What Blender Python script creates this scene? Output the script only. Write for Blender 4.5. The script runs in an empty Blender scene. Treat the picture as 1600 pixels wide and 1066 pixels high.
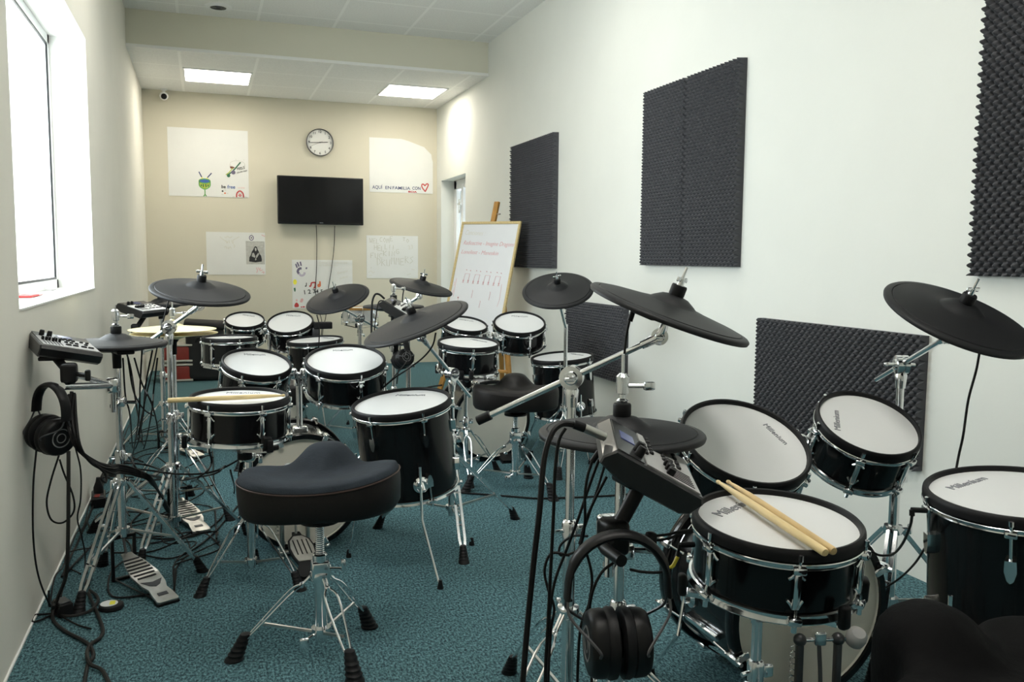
import bpy, bmesh, math, random
FILL_FRONT, FILL_MID, LIGHT_FAR, SKY, EXPO = 10.5, 6.3, 8.5, 6.2, 1.0
from mathutils import Vector, Matrix
random.seed(7)
V = Vector
PI = math.pi
sc = bpy.context.scene
COL = sc.collection

# ------------------------------------------------------------------ camera
CAM = V((0, 0, 1.12)); YAW, PIT, ROL, FPX = 0.3414, 0.0941, 0.0087, 1351.65
_F = V((math.sin(YAW)*math.cos(PIT), math.cos(YAW)*math.cos(PIT), -math.sin(PIT)))
_R = V((math.cos(YAW), -math.sin(YAW), 0)); _U = _R.cross(_F)
CR = _R*math.cos(ROL) + _U*math.sin(ROL); CU = -_R*math.sin(ROL) + _U*math.cos(ROL); CF = _F
RT = V((math.cos(YAW), -math.sin(YAW), 0)); FW = V((math.sin(YAW), math.cos(YAW), 0))
cd = bpy.data.cameras.new('camera'); cam = bpy.data.objects.new('camera', cd); COL.objects.link(cam)
cam.matrix_world = Matrix(((CR.x, CU.x, -CF.x, CAM.x), (CR.y, CU.y, -CF.y, CAM.y), (CR.z, CU.z, -CF.z, CAM.z), (0, 0, 0, 1)))
cd.sensor_width = 36; cd.lens = FPX/1600*36; cd.clip_start = 0.02; cd.clip_end = 200
sc.camera = cam

def at(px, py, x=None, y=None, z=None):
    """survey helper: the place in the room where the sight line through a point of the photograph meets a plane"""
    d = CF*FPX + CR*(px-800) + CU*(533-py)
    t = ((x-CAM.x)/d.x) if x is not None else ((y-CAM.y)/d.y) if y is not None else ((z-CAM.z)/d.z)
    return CAM + d*t

# ------------------------------------------------------------------ materials
MATS = {}
def mat(name, col, rough=.5, metal=0., bump=0., bscale=60., var=0., vscale=8., spec=.5, coat=0., emit=None, estr=1., trans=0., alpha=1.):
    if name in MATS: return MATS[name]
    m = bpy.data.materials.new(name); m.use_nodes = True
    nt = m.node_tree; b = nt.nodes['Principled BSDF']
    b.inputs['Base Color'].default_value = (*col, 1)
    b.inputs['Roughness'].default_value = rough; b.inputs['Metallic'].default_value = metal
    b.inputs['Specular IOR Level'].default_value = spec; b.inputs['Coat Weight'].default_value = coat
    b.inputs['Coat Roughness'].default_value = .05
    b.inputs['Transmission Weight'].default_value = trans
    if emit: b.inputs['Emission Color'].default_value = (*emit, 1); b.inputs['Emission Strength'].default_value = estr
    tc = nt.nodes.new('ShaderNodeTexCoord')
    if var:
        n = nt.nodes.new('ShaderNodeTexNoise'); n.inputs['Scale'].default_value = vscale; n.inputs['Detail'].default_value = 4
        nt.links.new(tc.outputs['Object'], n.inputs['Vector'])
        r = nt.nodes.new('ShaderNodeValToRGB'); r.color_ramp.elements[0].position = .3; r.color_ramp.elements[1].position = .7
        r.color_ramp.elements[0].color = (*[c*(1-var) for c in col], 1); r.color_ramp.elements[1].color = (*[min(1, c*(1+var)) for c in col], 1)
        nt.links.new(n.outputs['Fac'], r.inputs['Fac']); nt.links.new(r.outputs['Color'], b.inputs['Base Color'])
    if bump:
        n = nt.nodes.new('ShaderNodeTexNoise'); n.inputs['Scale'].default_value = bscale; n.inputs['Detail'].default_value = 3
        nt.links.new(tc.outputs['Object'], n.inputs['Vector'])
        p = nt.nodes.new('ShaderNodeBump'); p.inputs['Strength'].default_value = bump; p.inputs['Distance'].default_value = .004
        nt.links.new(n.outputs['Fac'], p.inputs['Height']); nt.links.new(p.outputs['Normal'], b.inputs['Normal'])
    MATS[name] = m
    return m
CREAM = mat('wall_cream', (.755, .765, .715), .75, bump=.12, bscale=30, var=.015, vscale=3)
LEFTW = mat('wall_left_lit', (.79, .765, .685), .75, bump=.12, bscale=30, var=.02, vscale=3)  # cream wall again, its own light level put into the colour
WALL_LIT = mat('wall_warm_lit', (.675, .64, .525), .75, bump=.1, bscale=30, var=.02, vscale=2)  # same cream as the side walls, warm lamp light mixed into the colour
BEAM_LIT = mat('beam_warm_lit', (.72, .70, .58), .75, bump=.1, bscale=30)  # beam takes the back wall's warm light into its colour too
WPAINT = mat('white_paint', (.86, .86, .83), .5, bump=.05, bscale=25)
WPLAST = mat('white_upvc', (.87, .88, .88), .3)
CHROME = mat('chrome', (.82, .83, .84), .13, 1, var=.05, vscale=25)
STEEL = mat('brushed_steel', (.56, .55, .52), .3, 1, var=.08, vscale=40)
DSTEEL = mat('dark_metal', (.10, .10, .105), .38, .8, var=.1)
GLOSS = mat('black_lacquer', (.005, .005, .0055), .16, coat=.12, var=.2, spec=.28)
RUBBER = mat('rim_rubber', (.008, .008, .009), .5, var=.15, bump=.05, bscale=200, spec=.22)
PADR = mat('cymbal_rubber', (.013, .0135, .015), .5, var=.06, vscale=10, bump=.06, bscale=350, spec=.24)
HEADW = mat('mesh_head', (.69, .70, .70), .42, var=.015, vscale=5, bump=.05, bscale=500)
LOGO = mat('grey_print', (.20, .21, .23), .6, var=.05)
BPLAST = mat('black_plastic', (.007, .007, .0075), .42, var=.15, vscale=30, spec=.22)
CABLE = mat('cable_rubber', (.007, .0065, .0065), .5, var=.2, vscale=15, spec=.2)
CABLEB = mat('power_cable', (.017, .016, .015), .6, var=.2, vscale=15, spec=.25)
MODB = mat('module_body', (.012, .012, .013), .36, var=.1, vscale=30, spec=.4, coat=.2)
MODF = mat('module_face', (.34, .34, .335), .4, 0, var=.05, vscale=20)
MODW = mat('module_face_light', (.80, .80, .78), .45, var=.05)
SCREEN = mat('lcd_blue', (.03, .04, .12), .15, var=.1, emit=(.06, .08, .30), estr=.10)
VELOUR = mat('seat_velour', (.018, .024, .032), .85, bump=.25, bscale=120, var=.25, vscale=12, spec=.2)
VINYL = mat('seat_vinyl', (.009, .0075, .007), .5, bump=.1, bscale=90, var=.1, spec=.25)
VELB = mat('seat_black_cloth', (.0035, .0035, .0038), .75, bump=.25, bscale=90, var=.3, vscale=9, spec=.08)
PIPE = mat('brown_piping', (.035, .016, .012), .6, var=.1)
WOOD = mat('stick_maple', (.74, .58, .30), .42, var=.12, vscale=30)
WOODD = mat('stick_hickory', (.62, .45, .22), .42, var=.14, vscale=30)
EASELW = mat('easel_wood', (.48, .24, .055), .5, var=.18, vscale=14)
FRAMEW = mat('pale_wood_frame', (.68, .53, .26), .5, var=.12, vscale=20)
BOARD = mat('whiteboard', (.86, .87, .90), .2, var=.01)
PAPER = mat('white_panel_paint', (.79, .80, .78), .55, var=.01, bump=.03)
FOAM = mat('foam', (.080, .081, .088), .95, var=.06, vscale=40, bump=.15, bscale=400, spec=.15)
BRONZE = mat('cymbal_brass', (.90, .80, .46), .33, .35, var=.06, vscale=14)
CLEAR = mat('acrylic', (.72, .73, .74), .12, .45, var=.08)
GREYS = mat('batter_head', (.74, .71, .62), .38, var=.04, vscale=6)
TVB = mat('tv_bezel', (.010, .010, .011), .25, var=.1)
TVS = mat('tv_screen', (.003, .003, .004), .12, var=.1, spec=.4)
CLOCKF = mat('clock_face', (.84, .84, .81), .35, var=.01)
DGREY = mat('clock_frame', (.07, .07, .075), .35, .3, var=.05)
INK = {k: mat('ink_'+k, c, .6, var=.05) for k, c in dict(black=(.03, .03, .035), navy=(.03, .05, .16), red=(.55, .05, .05), pink=(.80, .50, .50), green=(.12, .38, .09), lime=(.42, .50, .06),
      blue=(.05, .13, .42), yellow=(.90, .85, .08), orange=(.75, .20, .08), marker=(.70, .34, .36), pencil=(.56, .55, .47), grey=(.62, .62, .58), faint=(.72, .71, .64), purple=(.16, .14, .22), lilac=(.55, .50, .60), dark_green=(.03, .15, .08), brown=(.20, .07, .06)).items()}
PHOTOG = mat('photo_grey', (.50, .50, .47), .6, var=.12, vscale=30)
PHOTOB = mat('photo_black', (.02, .02, .022), .6, var=.2)
PHOTOL = mat('photo_light', (.42, .42, .40), .6, var=.2)
REDP = mat('red_plastic', (.26, .03, .02), .5, var=.2)
BAGC = mat('bag_cloth', (.012, .012, .013), .75, bump=.2, bscale=80, var=.2)
YELT = mat('yellow_tape', (.75, .60, .04), .5, var=.05)

def wood_grain():
    for m in (WOOD, WOODD, EASELW, FRAMEW):
        nt = m.node_tree
        for n in nt.nodes:
            if n.type == 'TEX_NOISE':
                mp = nt.nodes.new('ShaderNodeMapping'); mp.inputs['Scale'].default_value = (4, 4, .6)
                src = n.inputs['Vector'].links[0].from_socket
                nt.links.new(src, mp.inputs['Vector']); nt.links.new(mp.outputs['Vector'], n.inputs['Vector'])
wood_grain()

def carpet_mat():
    m = bpy.data.materials.new('teal_carpet'); m.use_nodes = True; nt = m.node_tree; b = nt.nodes['Principled BSDF']
    b.inputs['Roughness'].default_value = .95; b.inputs['Specular IOR Level'].default_value = .1
    tc = nt.nodes.new('ShaderNodeTexCoord')
    mp = nt.nodes.new('ShaderNodeMapping'); mp.inputs['Scale'].default_value = (1, .55, 1)
    nt.links.new(tc.outputs['Object'], mp.inputs['Vector'])
    n1 = nt.nodes.new('ShaderNodeTexNoise'); n1.inputs['Scale'].default_value = 150; n1.inputs['Detail'].default_value = 4; n1.inputs['Roughness'].default_value = .8
    n2 = nt.nodes.new('ShaderNodeTexNoise'); n2.inputs['Scale'].default_value = 5; n2.inputs['Detail'].default_value = 3
    for n in (n1, n2): nt.links.new(mp.outputs['Vector'], n.inputs['Vector'])
    r = nt.nodes.new('ShaderNodeValToRGB'); e = r.color_ramp.elements
    e[0].position = .40; e[0].color = (.020, .038, .048, 1); e[1].position = .62; e[1].color = (.165, .31, .335, 1)
    x = e.new(.5); x.color = (.066, .140, .158, 1)
    nt.links.new(n1.outputs['Fac'], r.inputs['Fac'])
    mx = nt.nodes.new('ShaderNodeMix'); mx.data_type = 'RGBA'; mx.blend_type = 'MULTIPLY'; mx.inputs['Factor'].default_value = .25
    nt.links.new(r.outputs['Color'], mx.inputs['A']); nt.links.new(n2.outputs['Color'], mx.inputs['B'])
    nt.links.new(r.outputs['Color'], b.inputs['Base Color'])
    p = nt.nodes.new('ShaderNodeBump'); p.inputs['Strength'].default_value = .6; p.inputs['Distance'].default_value = .004
    nt.links.new(n1.outputs['Fac'], p.inputs['Height']); nt.links.new(p.outputs['Normal'], b.inputs['Normal'])
    return m
CARPET = carpet_mat()

def tile_mat(x0, y0, s=.592):
    m = bpy.data.materials.new('ceiling_tiles'); m.use_nodes = True; nt = m.node_tree; b = nt.nodes['Principled BSDF']
    b.inputs['Roughness'].default_value = .85
    tc = nt.nodes.new('ShaderNodeTexCoord'); sep = nt.nodes.new('ShaderNodeSeparateXYZ'); nt.links.new(tc.outputs['Object'], sep.inputs[0])
    def mth(op, a, bb):
        n = nt.nodes.new('ShaderNodeMath'); n.operation = op
        for i, v in enumerate((a, bb)):
            if v is None: continue
            if isinstance(v, (int, float)): n.inputs[i].default_value = v
            else: nt.links.new(v, n.inputs[i])
        return n.outputs[0]
    def band(o, off):
        f = mth('FRACT', mth('DIVIDE', mth('SUBTRACT', o, off-40*s), s), None)
        return mth('LESS_THAN', mth('ABSOLUTE', mth('SUBTRACT', f, .5), None), .5-.011/s)
    k = mth('MULTIPLY', band(sep.outputs['X'], x0), band(sep.outputs['Y'], y0))
    n1 = nt.nodes.new('ShaderNodeTexNoise'); n1.inputs['Scale'].default_value = 90; nt.links.new(tc.outputs['Object'], n1.inputs['Vector'])
    r = nt.nodes.new('ShaderNodeValToRGB'); r.color_ramp.elements[0].position = .35; r.color_ramp.elements[0].color = (.81, .81, .79, 1); r.color_ramp.elements[1].position = .55; r.color_ramp.elements[1].color = (.87, .87, .85, 1)
    nt.links.new(n1.outputs['Fac'], r.inputs['Fac'])
    mx = nt.nodes.new('ShaderNodeMix'); mx.data_type = 'RGBA'; nt.links.new(k, mx.inputs['Factor']); mx.inputs['A'].default_value = (.95, .95, .93, 1); nt.links.new(r.outputs['Color'], mx.inputs['B'])
    nt.links.new(mx.outputs['Result'], b.inputs['Base Color'])
    p = nt.nodes.new('ShaderNodeBump'); p.inputs['Strength'].default_value = .15; p.inputs['Distance'].default_value = .003; p.invert = True
    nt.links.new(k, p.inputs['Height']); nt.links.new(p.outputs['Normal'], b.inputs['Normal'])
    return m

# ------------------------------------------------------------------ mesh building
def basis(z, x=None):
    z = z.normalized(); x = V(x) if x is not None else (V((1, 0, 0)) if abs(z.x) < .9 else V((0, 1, 0)))
    x = (x - z*x.dot(z)).normalized(); y = z.cross(x)
    return Matrix(((x.x, y.x, z.x, 0), (x.y, y.y, z.y, 0), (x.z, y.z, z.z, 0), (0, 0, 0, 1)))
def place(o, z=V((0, 0, 1)), x=None): return Matrix.Translation(V(o)) @ basis(V(z), x)
def catmull(pts, k=6, closed=False):
    pts = [V(p) for p in pts]; n = len(pts); out = []
    if n < 3: return pts
    rng = range(n if closed else n-1)
    for i in rng:
        p0 = pts[(i-1) % n] if (closed or i > 0) else pts[0]*2-pts[1]
        p1, p2 = pts[i], pts[(i+1) % n]
        p3 = pts[(i+2) % n] if (closed or i+2 < n) else pts[-1]*2-pts[-2]
        for j in range(k):
            t = j/k
            out.append(.5*((2*p1) + (p2-p0)*t + (2*p0-5*p1+4*p2-p3)*t*t + (3*p1-p0-3*p2+p3)*t**3))
    if not closed: out.append(pts[-1])
    return out

class MB:
    def __init__(s, o=(0, 0, 0)): s.v = []; s.f = []; s.o = V(o); s.T = Matrix()
    def add(s, vs, fs):
        n = len(s.v); s.v += [s.T @ V(p) - s.o for p in vs]; s.f += [tuple(i+n for i in f) for f in fs]; return s
    def box(s, c, d, T=None):
        c = V(c); h = V(d)/2; vs = [V((sx*h.x, sy*h.y, sz*h.z)) for sx in (-1, 1) for sy in (-1, 1) for sz in (-1, 1)]
        vs = [(T @ p if T else p)+c for p in vs]
        return s.add(vs, [(0, 1, 3, 2), (4, 6, 7, 5), (0, 4, 5, 1), (2, 3, 7, 6), (0, 2, 6, 4), (1, 5, 7, 3)])
    def rbox(s, c, d, b=.004, T=None, n=3):
        """box with rounded edges"""
        bm = bmesh.new(); bmesh.ops.create_cube(bm, size=1)
        for v in bm.verts: v.co = V((v.co.x*d[0], v.co.y*d[1], v.co.z*d[2]))
        bmesh.ops.bevel(bm, geom=bm.edges[:], offset=b, segments=n, affect='EDGES', profile=.5)
        bm.verts.index_update()
        vs = [(T @ v.co if T else v.co.copy())+V(c) for v in bm.verts]; fs = [tuple(v.index for v in f.verts) for f in bm.faces]; bm.free()
        return s.add(vs, fs)
    def tube(s, pts, r, n=8, closed=False, cap=True, flat=None):
        pts = [V(p) for p in pts]; m = len(pts); rs = r if isinstance(r, (list, tuple)) else [r]*m
        tan = []
        for i in range(m):
            a = pts[(i-1) % m] if (closed or i > 0) else pts[i]; b = pts[(i+1) % m] if (closed or i < m-1) else pts[i]
            t = b-a; tan.append(t.normalized() if t.length > 1e-9 else V((0, 0, 1)))
        u = tan[0].orthogonal().normalized() if flat is None else (V(flat)-tan[0]*V(flat).dot(tan[0])).normalized()
        vs = []
        for i in range(m):
            u = (u - tan[i]*u.dot(tan[i])); u = u.normalized() if u.length > 1e-6 else tan[i].orthogonal().normalized(); w = tan[i].cross(u)
            for j in range(n):
                a = 2*PI*(j+.5)/n; vs.append(pts[i] + (u*math.cos(a) + w*math.sin(a))*rs[i])
        fs = []
        for i in range(m if closed else m-1):
            k = (i+1) % m
            for j in range(n): fs.append((i*n+j, i*n+(j+1) % n, k*n+(j+1) % n, k*n+j))
        if cap and not closed: fs += [tuple(reversed(range(n))), tuple(range((m-1)*n, m*n))]
        return s.add(vs, fs)
    def lathe(s, prof, n=32, T=None, closed=False):
        vs = []; fs = []; ids = []
        for r, z in prof:
            if r < 1e-6: ids.append([len(vs)]); vs.append(V((0, 0, z)))
            else: ids.append(list(range(len(vs), len(vs)+n))); vs += [V((r*math.cos(2*PI*j/n), r*math.sin(2*PI*j/n), z)) for j in range(n)]
        L = len(prof)
        for i in range(L if closed else L-1):
            a, b = ids[i], ids[(i+1) % L]
            for j in range(n):
                k = (j+1) % n
                if len(a) == 1 and len(b) == 1: continue
                if len(a) == 1: fs.append((a[0], b[j], b[k]))
                elif len(b) == 1: fs.append((a[j], b[0], a[k]))
                else: fs.append((a[j], b[j], b[k], a[k]))
        if T: vs = [T @ p for p in vs]
        return s.add(vs, fs)
    def cyl(s, a, b, r, n=12, r2=None):
        return s.tube([a, b], [r, r if r2 is None else r2], n)
    def ball(s, c, r, n=12, sx=(1, 1, 1)):
        k = n//2; pr = [(r*math.sin(PI*i/k), -r*math.cos(PI*i/k)) for i in range(k+1)]
        return s.lathe(pr, n, Matrix.Translation(V(c)) @ Matrix.Diagonal((*sx, 1)))
    def prism(s, poly, z0, z1, T=None):
        n = len(poly); vs = [V((x, y, z0)) for x, y in poly]+[V((x, y, z1)) for x, y in poly]
        if T: vs = [T @ p for p in vs]
        return s.add(vs, [tuple(reversed(range(n))), tuple(range(n, 2*n))]+[(i, (i+1) % n, n+(i+1) % n, n+i) for i in range(n)])
    def mesh(s, name, smooth=40):
        me = bpy.data.meshes.new(name); me.from_pydata([tuple(p) for p in s.v], [], s.f); me.validate()
        bm = bmesh.new(); bm.from_mesh(me); bmesh.ops.recalc_face_normals(bm, faces=bm.faces[:])
        if smooth:
            lim = math.radians(smooth)
            for f in bm.faces: f.smooth = True
            for e in bm.edges:
                if len(e.link_faces) == 2 and e.calc_face_angle(0) > lim: e.smooth = False
        bm.to_mesh(me); bm.free()
        return me
    def build(s, name, m, parent=None, smooth=40): return link(name, s.mesh(name, smooth), m, parent)

def link(name, me, m, parent=None):
    if me.materials and me.materials[0] != m: me = me.copy(); me.materials.clear()
    if not me.materials: me.materials.append(m)
    o = bpy.data.objects.new(name, me); COL.objects.link(o)
    if parent: o.parent = parent
    return o
CACHE = {}
def part(key, name, m, parent, make, T=None):
    """a part in its thing's own coordinates; equal parts share one mesh"""
    k = (name,)+tuple(key)+(m.name,)
    if k not in CACHE:
        b = MB(); make(b); CACHE[k] = b.mesh(name); CACHE[k].materials.append(m)
    o = bpy.data.objects.new(name, CACHE[k]); COL.objects.link(o); o.parent = parent
    if T is not None: o.matrix_local = T
    return o
def tag(o, label, cat, group=None, kind=None):
    o['label'] = label; o['category'] = cat
    if group: o['group'] = group
    if kind: o['kind'] = kind
    return o
def thing(name, label, cat, M=None, group=None):
    o = bpy.data.objects.new(name, None); COL.objects.link(o); o.empty_display_size = .05
    if M is not None: o.matrix_world = M if isinstance(M, Matrix) else Matrix.Translation(V(M))
    return tag(o, label, cat, group)
def struct(b, name, m, smooth=0):
    o = b.build(name, m, None, smooth); o['kind'] = 'structure'; return o
def text_mesh(s, size=.1, shear=0., extrude=.0004, align='CENTER', space=1., fat=0.):
    cu = bpy.data.curves.new('t', 'FONT'); cu.body = s; cu.size = size; cu.shear = shear; cu.extrude = extrude; cu.align_x = align; cu.align_y = 'CENTER'; cu.space_character = space; cu.offset = fat; cu.resolution_u = 3
    o = bpy.data.objects.new('t', cu); COL.objects.link(o); dg = bpy.context.evaluated_depsgraph_get(); dg.update()
    me = bpy.data.meshes.new_from_object(o.evaluated_get(dg)); me.materials.clear(); bpy.data.objects.remove(o); bpy.data.curves.remove(cu)
    return me
# ------------------------------------------------------------------ the room
XL, XR, YB, YF = -.522, 2.3685, 9.113, -1.6
ZC1, YBM, ZC2 = 2.7066, 7.342, 2.988
struct(MB().box(((XL+XR)/2, (YB+YF)/2, -.05), (XR-XL+1.2, YB-YF+.6, .1)), 'floor', CARPET)
# window wall, with a deep opening
WY0, WY1, WZ0, WZ1, WT = 2.912, 4.80, .955, 2.18, .34
b = MB(); xc = XL-WT/2
b.box((xc, (YF+WY0)/2-.1, ZC2/2), (WT, WY0-YF+.2, ZC2)); b.box((xc, (WY1+YB)/2+.1, ZC2/2), (WT, YB-WY1+.2, ZC2))
b.box((xc, (WY0+WY1)/2, WZ0/2), (WT, WY1-WY0, WZ0)); b.box((xc, (WY0+WY1)/2, (WZ1+ZC2)/2), (WT, WY1-WY0, ZC2-WZ1))
struct(b, 'wall_left', LEFTW)
# white painted lining of the opening
b = MB(); t = .006
b.box((XL-.10, WY1-t/2, (WZ0+WZ1)/2), (.2, t, WZ1-WZ0)); b.box((XL-.10, WY0+t/2, (WZ0+WZ1)/2), (.2, t, WZ1-WZ0))
b.box((XL-.10, (WY0+WY1)/2, WZ1-t/2), (.2, WY1-WY0, t)); b.box((XL-.095, (WY0+WY1)/2, WZ0+t/2), (.2, WY1-WY0, t))
struct(b, 'trim_1', WPAINT)
# window: white frame, black gasket, pane
FX = XL-.185; b = MB(); fw = .05
b.rbox((FX, WY1-fw/2, (WZ0+WZ1)/2), (.05, fw, WZ1-WZ0), .004); b.rbox((FX, WY0+fw/2, (WZ0+WZ1)/2), (.05, fw, WZ1-WZ0), .004)
b.rbox((FX, (WY0+WY1)/2, WZ1-fw/2), (.05, WY1-WY0, fw), .004); b.rbox((FX, (WY0+WY1)/2, WZ0+fw/2), (.05, WY1-WY0, fw), .004)
win = b.build('window_1', WPLAST); win['kind'] = 'structure'
b = MB(); g = .010
for yy in (WY1-fw-g/2, WY0+fw+g/2): b.box((FX+.020, yy, (WZ0+WZ1)/2), (.008, g, WZ1-WZ0-2*fw))
for zz in (WZ1-fw-g/2, WZ0+fw+g/2): b.box((FX+.020, (WY0+WY1)/2, zz), (.008, WY1-WY0-2*fw, g))
b.build('gasket', BPLAST, win)
GLASS = bpy.data.materials.new('window_glass'); GLASS.use_nodes = True
nt = GLASS.node_tree; nt.nodes.remove(nt.nodes['Principled BSDF']); tr = nt.nodes.new('ShaderNodeBsdfTransparent'); gl = nt.nodes.new('ShaderNodeBsdfGlossy'); mx = nt.nodes.new('ShaderNodeMixShader')
gl.inputs['Roughness'].default_value = .02; mx.inputs[0].default_value = .06; tr.inputs[0].default_value = (.97, .99, .99, 1)
nt.links.new(tr.outputs[0], mx.inputs[1]); nt.links.new(gl.outputs[0], mx.inputs[2]); nt.links.new(mx.outputs[0], nt.nodes['Material Output'].inputs['Surface'])
MB().box((FX+.016, (WY0+WY1)/2, (WZ0+WZ1)/2), (.006, WY1-WY0-2*fw, WZ1-WZ0-2*fw)).build('pane', GLASS, win, 0)
# far wall and the wall behind the camera
struct(MB().box(((XL+XR)/2, YB+.1, ZC2/2), (XR-XL+.8, .2, ZC2)), 'wall_back', WALL_LIT)
struct(MB().box(((XL+XR)/2, YF-.1, ZC2/2), (XR-XL+.8, .2, ZC2)), 'wall_front', CREAM)
# wall with the foam, with the recessed doorway near its far end
DY0, DY1, DZ = 8.03, 8.93, 1.935
b = MB(); xc = XR+.2
b.box((xc, (YF+DY0)/2-.1, ZC2/2), (.4, DY0-YF+.2, ZC2)); b.box((xc, (DY1+YB)/2+.1, ZC2/2), (.4, YB-DY1+.2, ZC2)); b.box((xc, (DY0+DY1)/2, (DZ+ZC2)/2), (.4, DY1-DY0, ZC2-DZ))
struct(b, 'wall_right', CREAM)
dx = XR+.17; b = MB()
b.rbox((dx, DY1-.045, DZ/2), (.06, .09, DZ), .004); b.rbox((dx, DY0+.045, DZ/2), (.06, .09, DZ), .004); b.rbox((dx, (DY0+DY1)/2, DZ-.045), (.06, DY1-DY0, .09), .004); b.rbox((dx, (DY0+DY1)/2, .08), (.06, DY1-DY0, .16), .004)
b.rbox((dx-.012, (DY0+DY1)/2+.13, DZ/2), (.05, .07, DZ-.1), .004)
door = b.build('door_1', WPLAST); door['kind'] = 'structure'
DGLASS = GLASS.copy(); DGLASS.name = 'dimmed_door_glass'; DGLASS.node_tree.nodes['Transparent BSDF'].inputs[0].default_value = (.38, .40, .40, 1)  # pane tint set to dim the sky light let in
MB().box((dx+.015, (DY0+DY1)/2, DZ/2), (.008, DY1-DY0-.16, DZ-.2)).build('door_pane', DGLASS, door, 0)
b = MB(); b.rbox((dx-.05, DY0+.62, 1.66), (.02, .03, .14), .004).rbox((dx-.065, DY0+.58, 1.68), (.015, .11, .02), .004); b.build('door_handle', CHROME, door)
# ceilings and the dropped beam
struct(MB().box(((XL+XR)/2, (YBM+YB)/2+.1, ZC1+.05), (XR-XL+.4, YB-YBM-.02+.2, .1)), 'ceiling_1', tile_mat(.445, 7.342+.58))
struct(MB().box(((XL+XR)/2, (YF+YBM)/2, ZC2+.05), (XR-XL+.4, YBM-YF+.3, .1)), 'ceiling_2', tile_mat(.445, 7.342-.25))
struct(MB().box(((XL+XR)/2, YBM+.09, (ZC1+ZC2)/2+.003), (XR-XL, .18, ZC2-ZC1-.002)), 'ceiling_beam', BEAM_LIT)
struct(MB().box(((XL+XR)/2, YBM+.006, ZC1+.010), (XR-XL, .03, .024)), 'trim_2', WPAINT)
struct(MB().box((XL+.003, (YB+YF)/2, .002), (.006, YB-YF, .008)), 'baseboard_left', WPAINT)

# ------------------------------------------------------------------ lights
def panel_light(x, y, z, w, label, power, col, s=.57):
    t = thing('ceiling_light', label, 'ceiling light', (x, y, z), 'recessed ceiling light panels')
    b = MB()
    for sx in (-1, 1): b.box((sx*(s/2-.008), 0, -.004), (.016, s, .012)); b.box((0, sx*(s/2-.008), -.004), (s-.03, .016, .012))
    b.build('frame', WPLAST, t, 0)
    m = mat('diffuser_%g' % w, (.95, .95, .93), .5, emit=col, estr=w)
    MB().box((0, 0, -.003), (s-.03, s-.03, .004)).build('diffuser', m, t, 0)
    return t
WARM, NEUT = (1, .93, .80), (1, .97, .90)
panel_light(.150, 8.245, ZC1, LIGHT_FAR, 'square lit ceiling panel above the poster with the green drum drawing', 0, WARM)
panel_light(1.905, 8.27, ZC1, LIGHT_FAR, 'square lit ceiling panel above the poster with the red heart', 0, WARM)
for x, y, l in ((.15, 4.55, 'added unseen ceiling fill panel over the window bay'), (1.33, 4.55, 'added unseen ceiling fill panel over the black cymbals by the foam'), (.15, 1.3, 'added unseen ceiling fill panel over the doorway end by the window wall'), (1.1, 1.3, 'added unseen ceiling fill panel over the doorway end by the foam wall')):  # unseen panels added to fill the front and middle with light
    panel_light(x, y, ZC2, FILL_FRONT if y < 3 else FILL_MID, l, 0, NEUT)
W = bpy.data.worlds.new('world'); sc.world = W; W.use_nodes = True; nt = W.node_tree; bg = nt.nodes['Background']
sky = nt.nodes.new('ShaderNodeTexSky'); sky.sky_type = 'HOSEK_WILKIE'; sky.turbidity = 6; sky.ground_albedo = .6; sky.sun_direction = (.6, .3, .7)
mx = nt.nodes.new('ShaderNodeMix'); mx.data_type = 'RGBA'; mx.inputs['Factor'].default_value = .12; mx.inputs['A'].default_value = (.93, .98, 1, 1)
nt.links.new(sky.outputs['Color'], mx.inputs['B']); nt.links.new(mx.outputs['Result'], bg.inputs['Color']); bg.inputs['Strength'].default_value = SKY
pl = bpy.data.lights.new('window_daylight', 'AREA'); pl.shape = 'RECTANGLE'; pl.size = WY1-WY0; pl.size_y = WZ1-WZ0; pl.cycles.is_portal = True
po = bpy.data.objects.new('window_daylight', pl); COL.objects.link(po); po.matrix_world = place((XL-.33, (WY0+WY1)/2, (WZ0+WZ1)/2), V((-1, 0, 0)), (0, 1, 0))
# ------------------------------------------------------------------ builders
def spin_for(n, az):
    """local y axis of a drum points along the ground direction az"""
    n = V(n).normalized(); y = V((az[0], az[1], 0)); y = (y - n*y.dot(n)).normalized(); return y.cross(n)
LOGO_ME = {}
def logo(parent, R, ends=None, M=None):
    k = 'logo'
    if k not in LOGO_ME:
        me = text_mesh('Millenium', .1, .0, .0002); xs = [v.co.x for v in me.vertices]; w = max(xs)-min(xs)
        for v in me.vertices: v.co /= w
        LOGO_ME[k] = me; me.materials.append(LOGO)
    o = bpy.data.objects.new('logo', LOGO_ME[k]); COL.objects.link(o); o.parent = parent
    if ends:   # where the print starts and ends on the head
        Mi = M.inverted(); n = M.to_3x3() @ V((0, 0, 1)); c = M.translation; q = []
        for p in ends:
            d = at(p[0], p[1], z=-9)-CAM; q.append(Mi @ (CAM+d*((c-CAM).dot(n)/d.dot(n))))
        m = (q[0]+q[1])/2; v = q[1]-q[0]; s = v.length; o.matrix_local = Matrix.Translation((m.x, m.y, .0012)) @ Matrix.Rotation(math.atan2(v.y, v.x), 4, 'Z') @ Matrix.Diagonal((s, s, 1, 1)); return
    s = R*.62; o.matrix_local = Matrix.Translation((0, R*.62, .0012)) @ Matrix.Diagonal((s, s, 1, 1))

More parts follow.
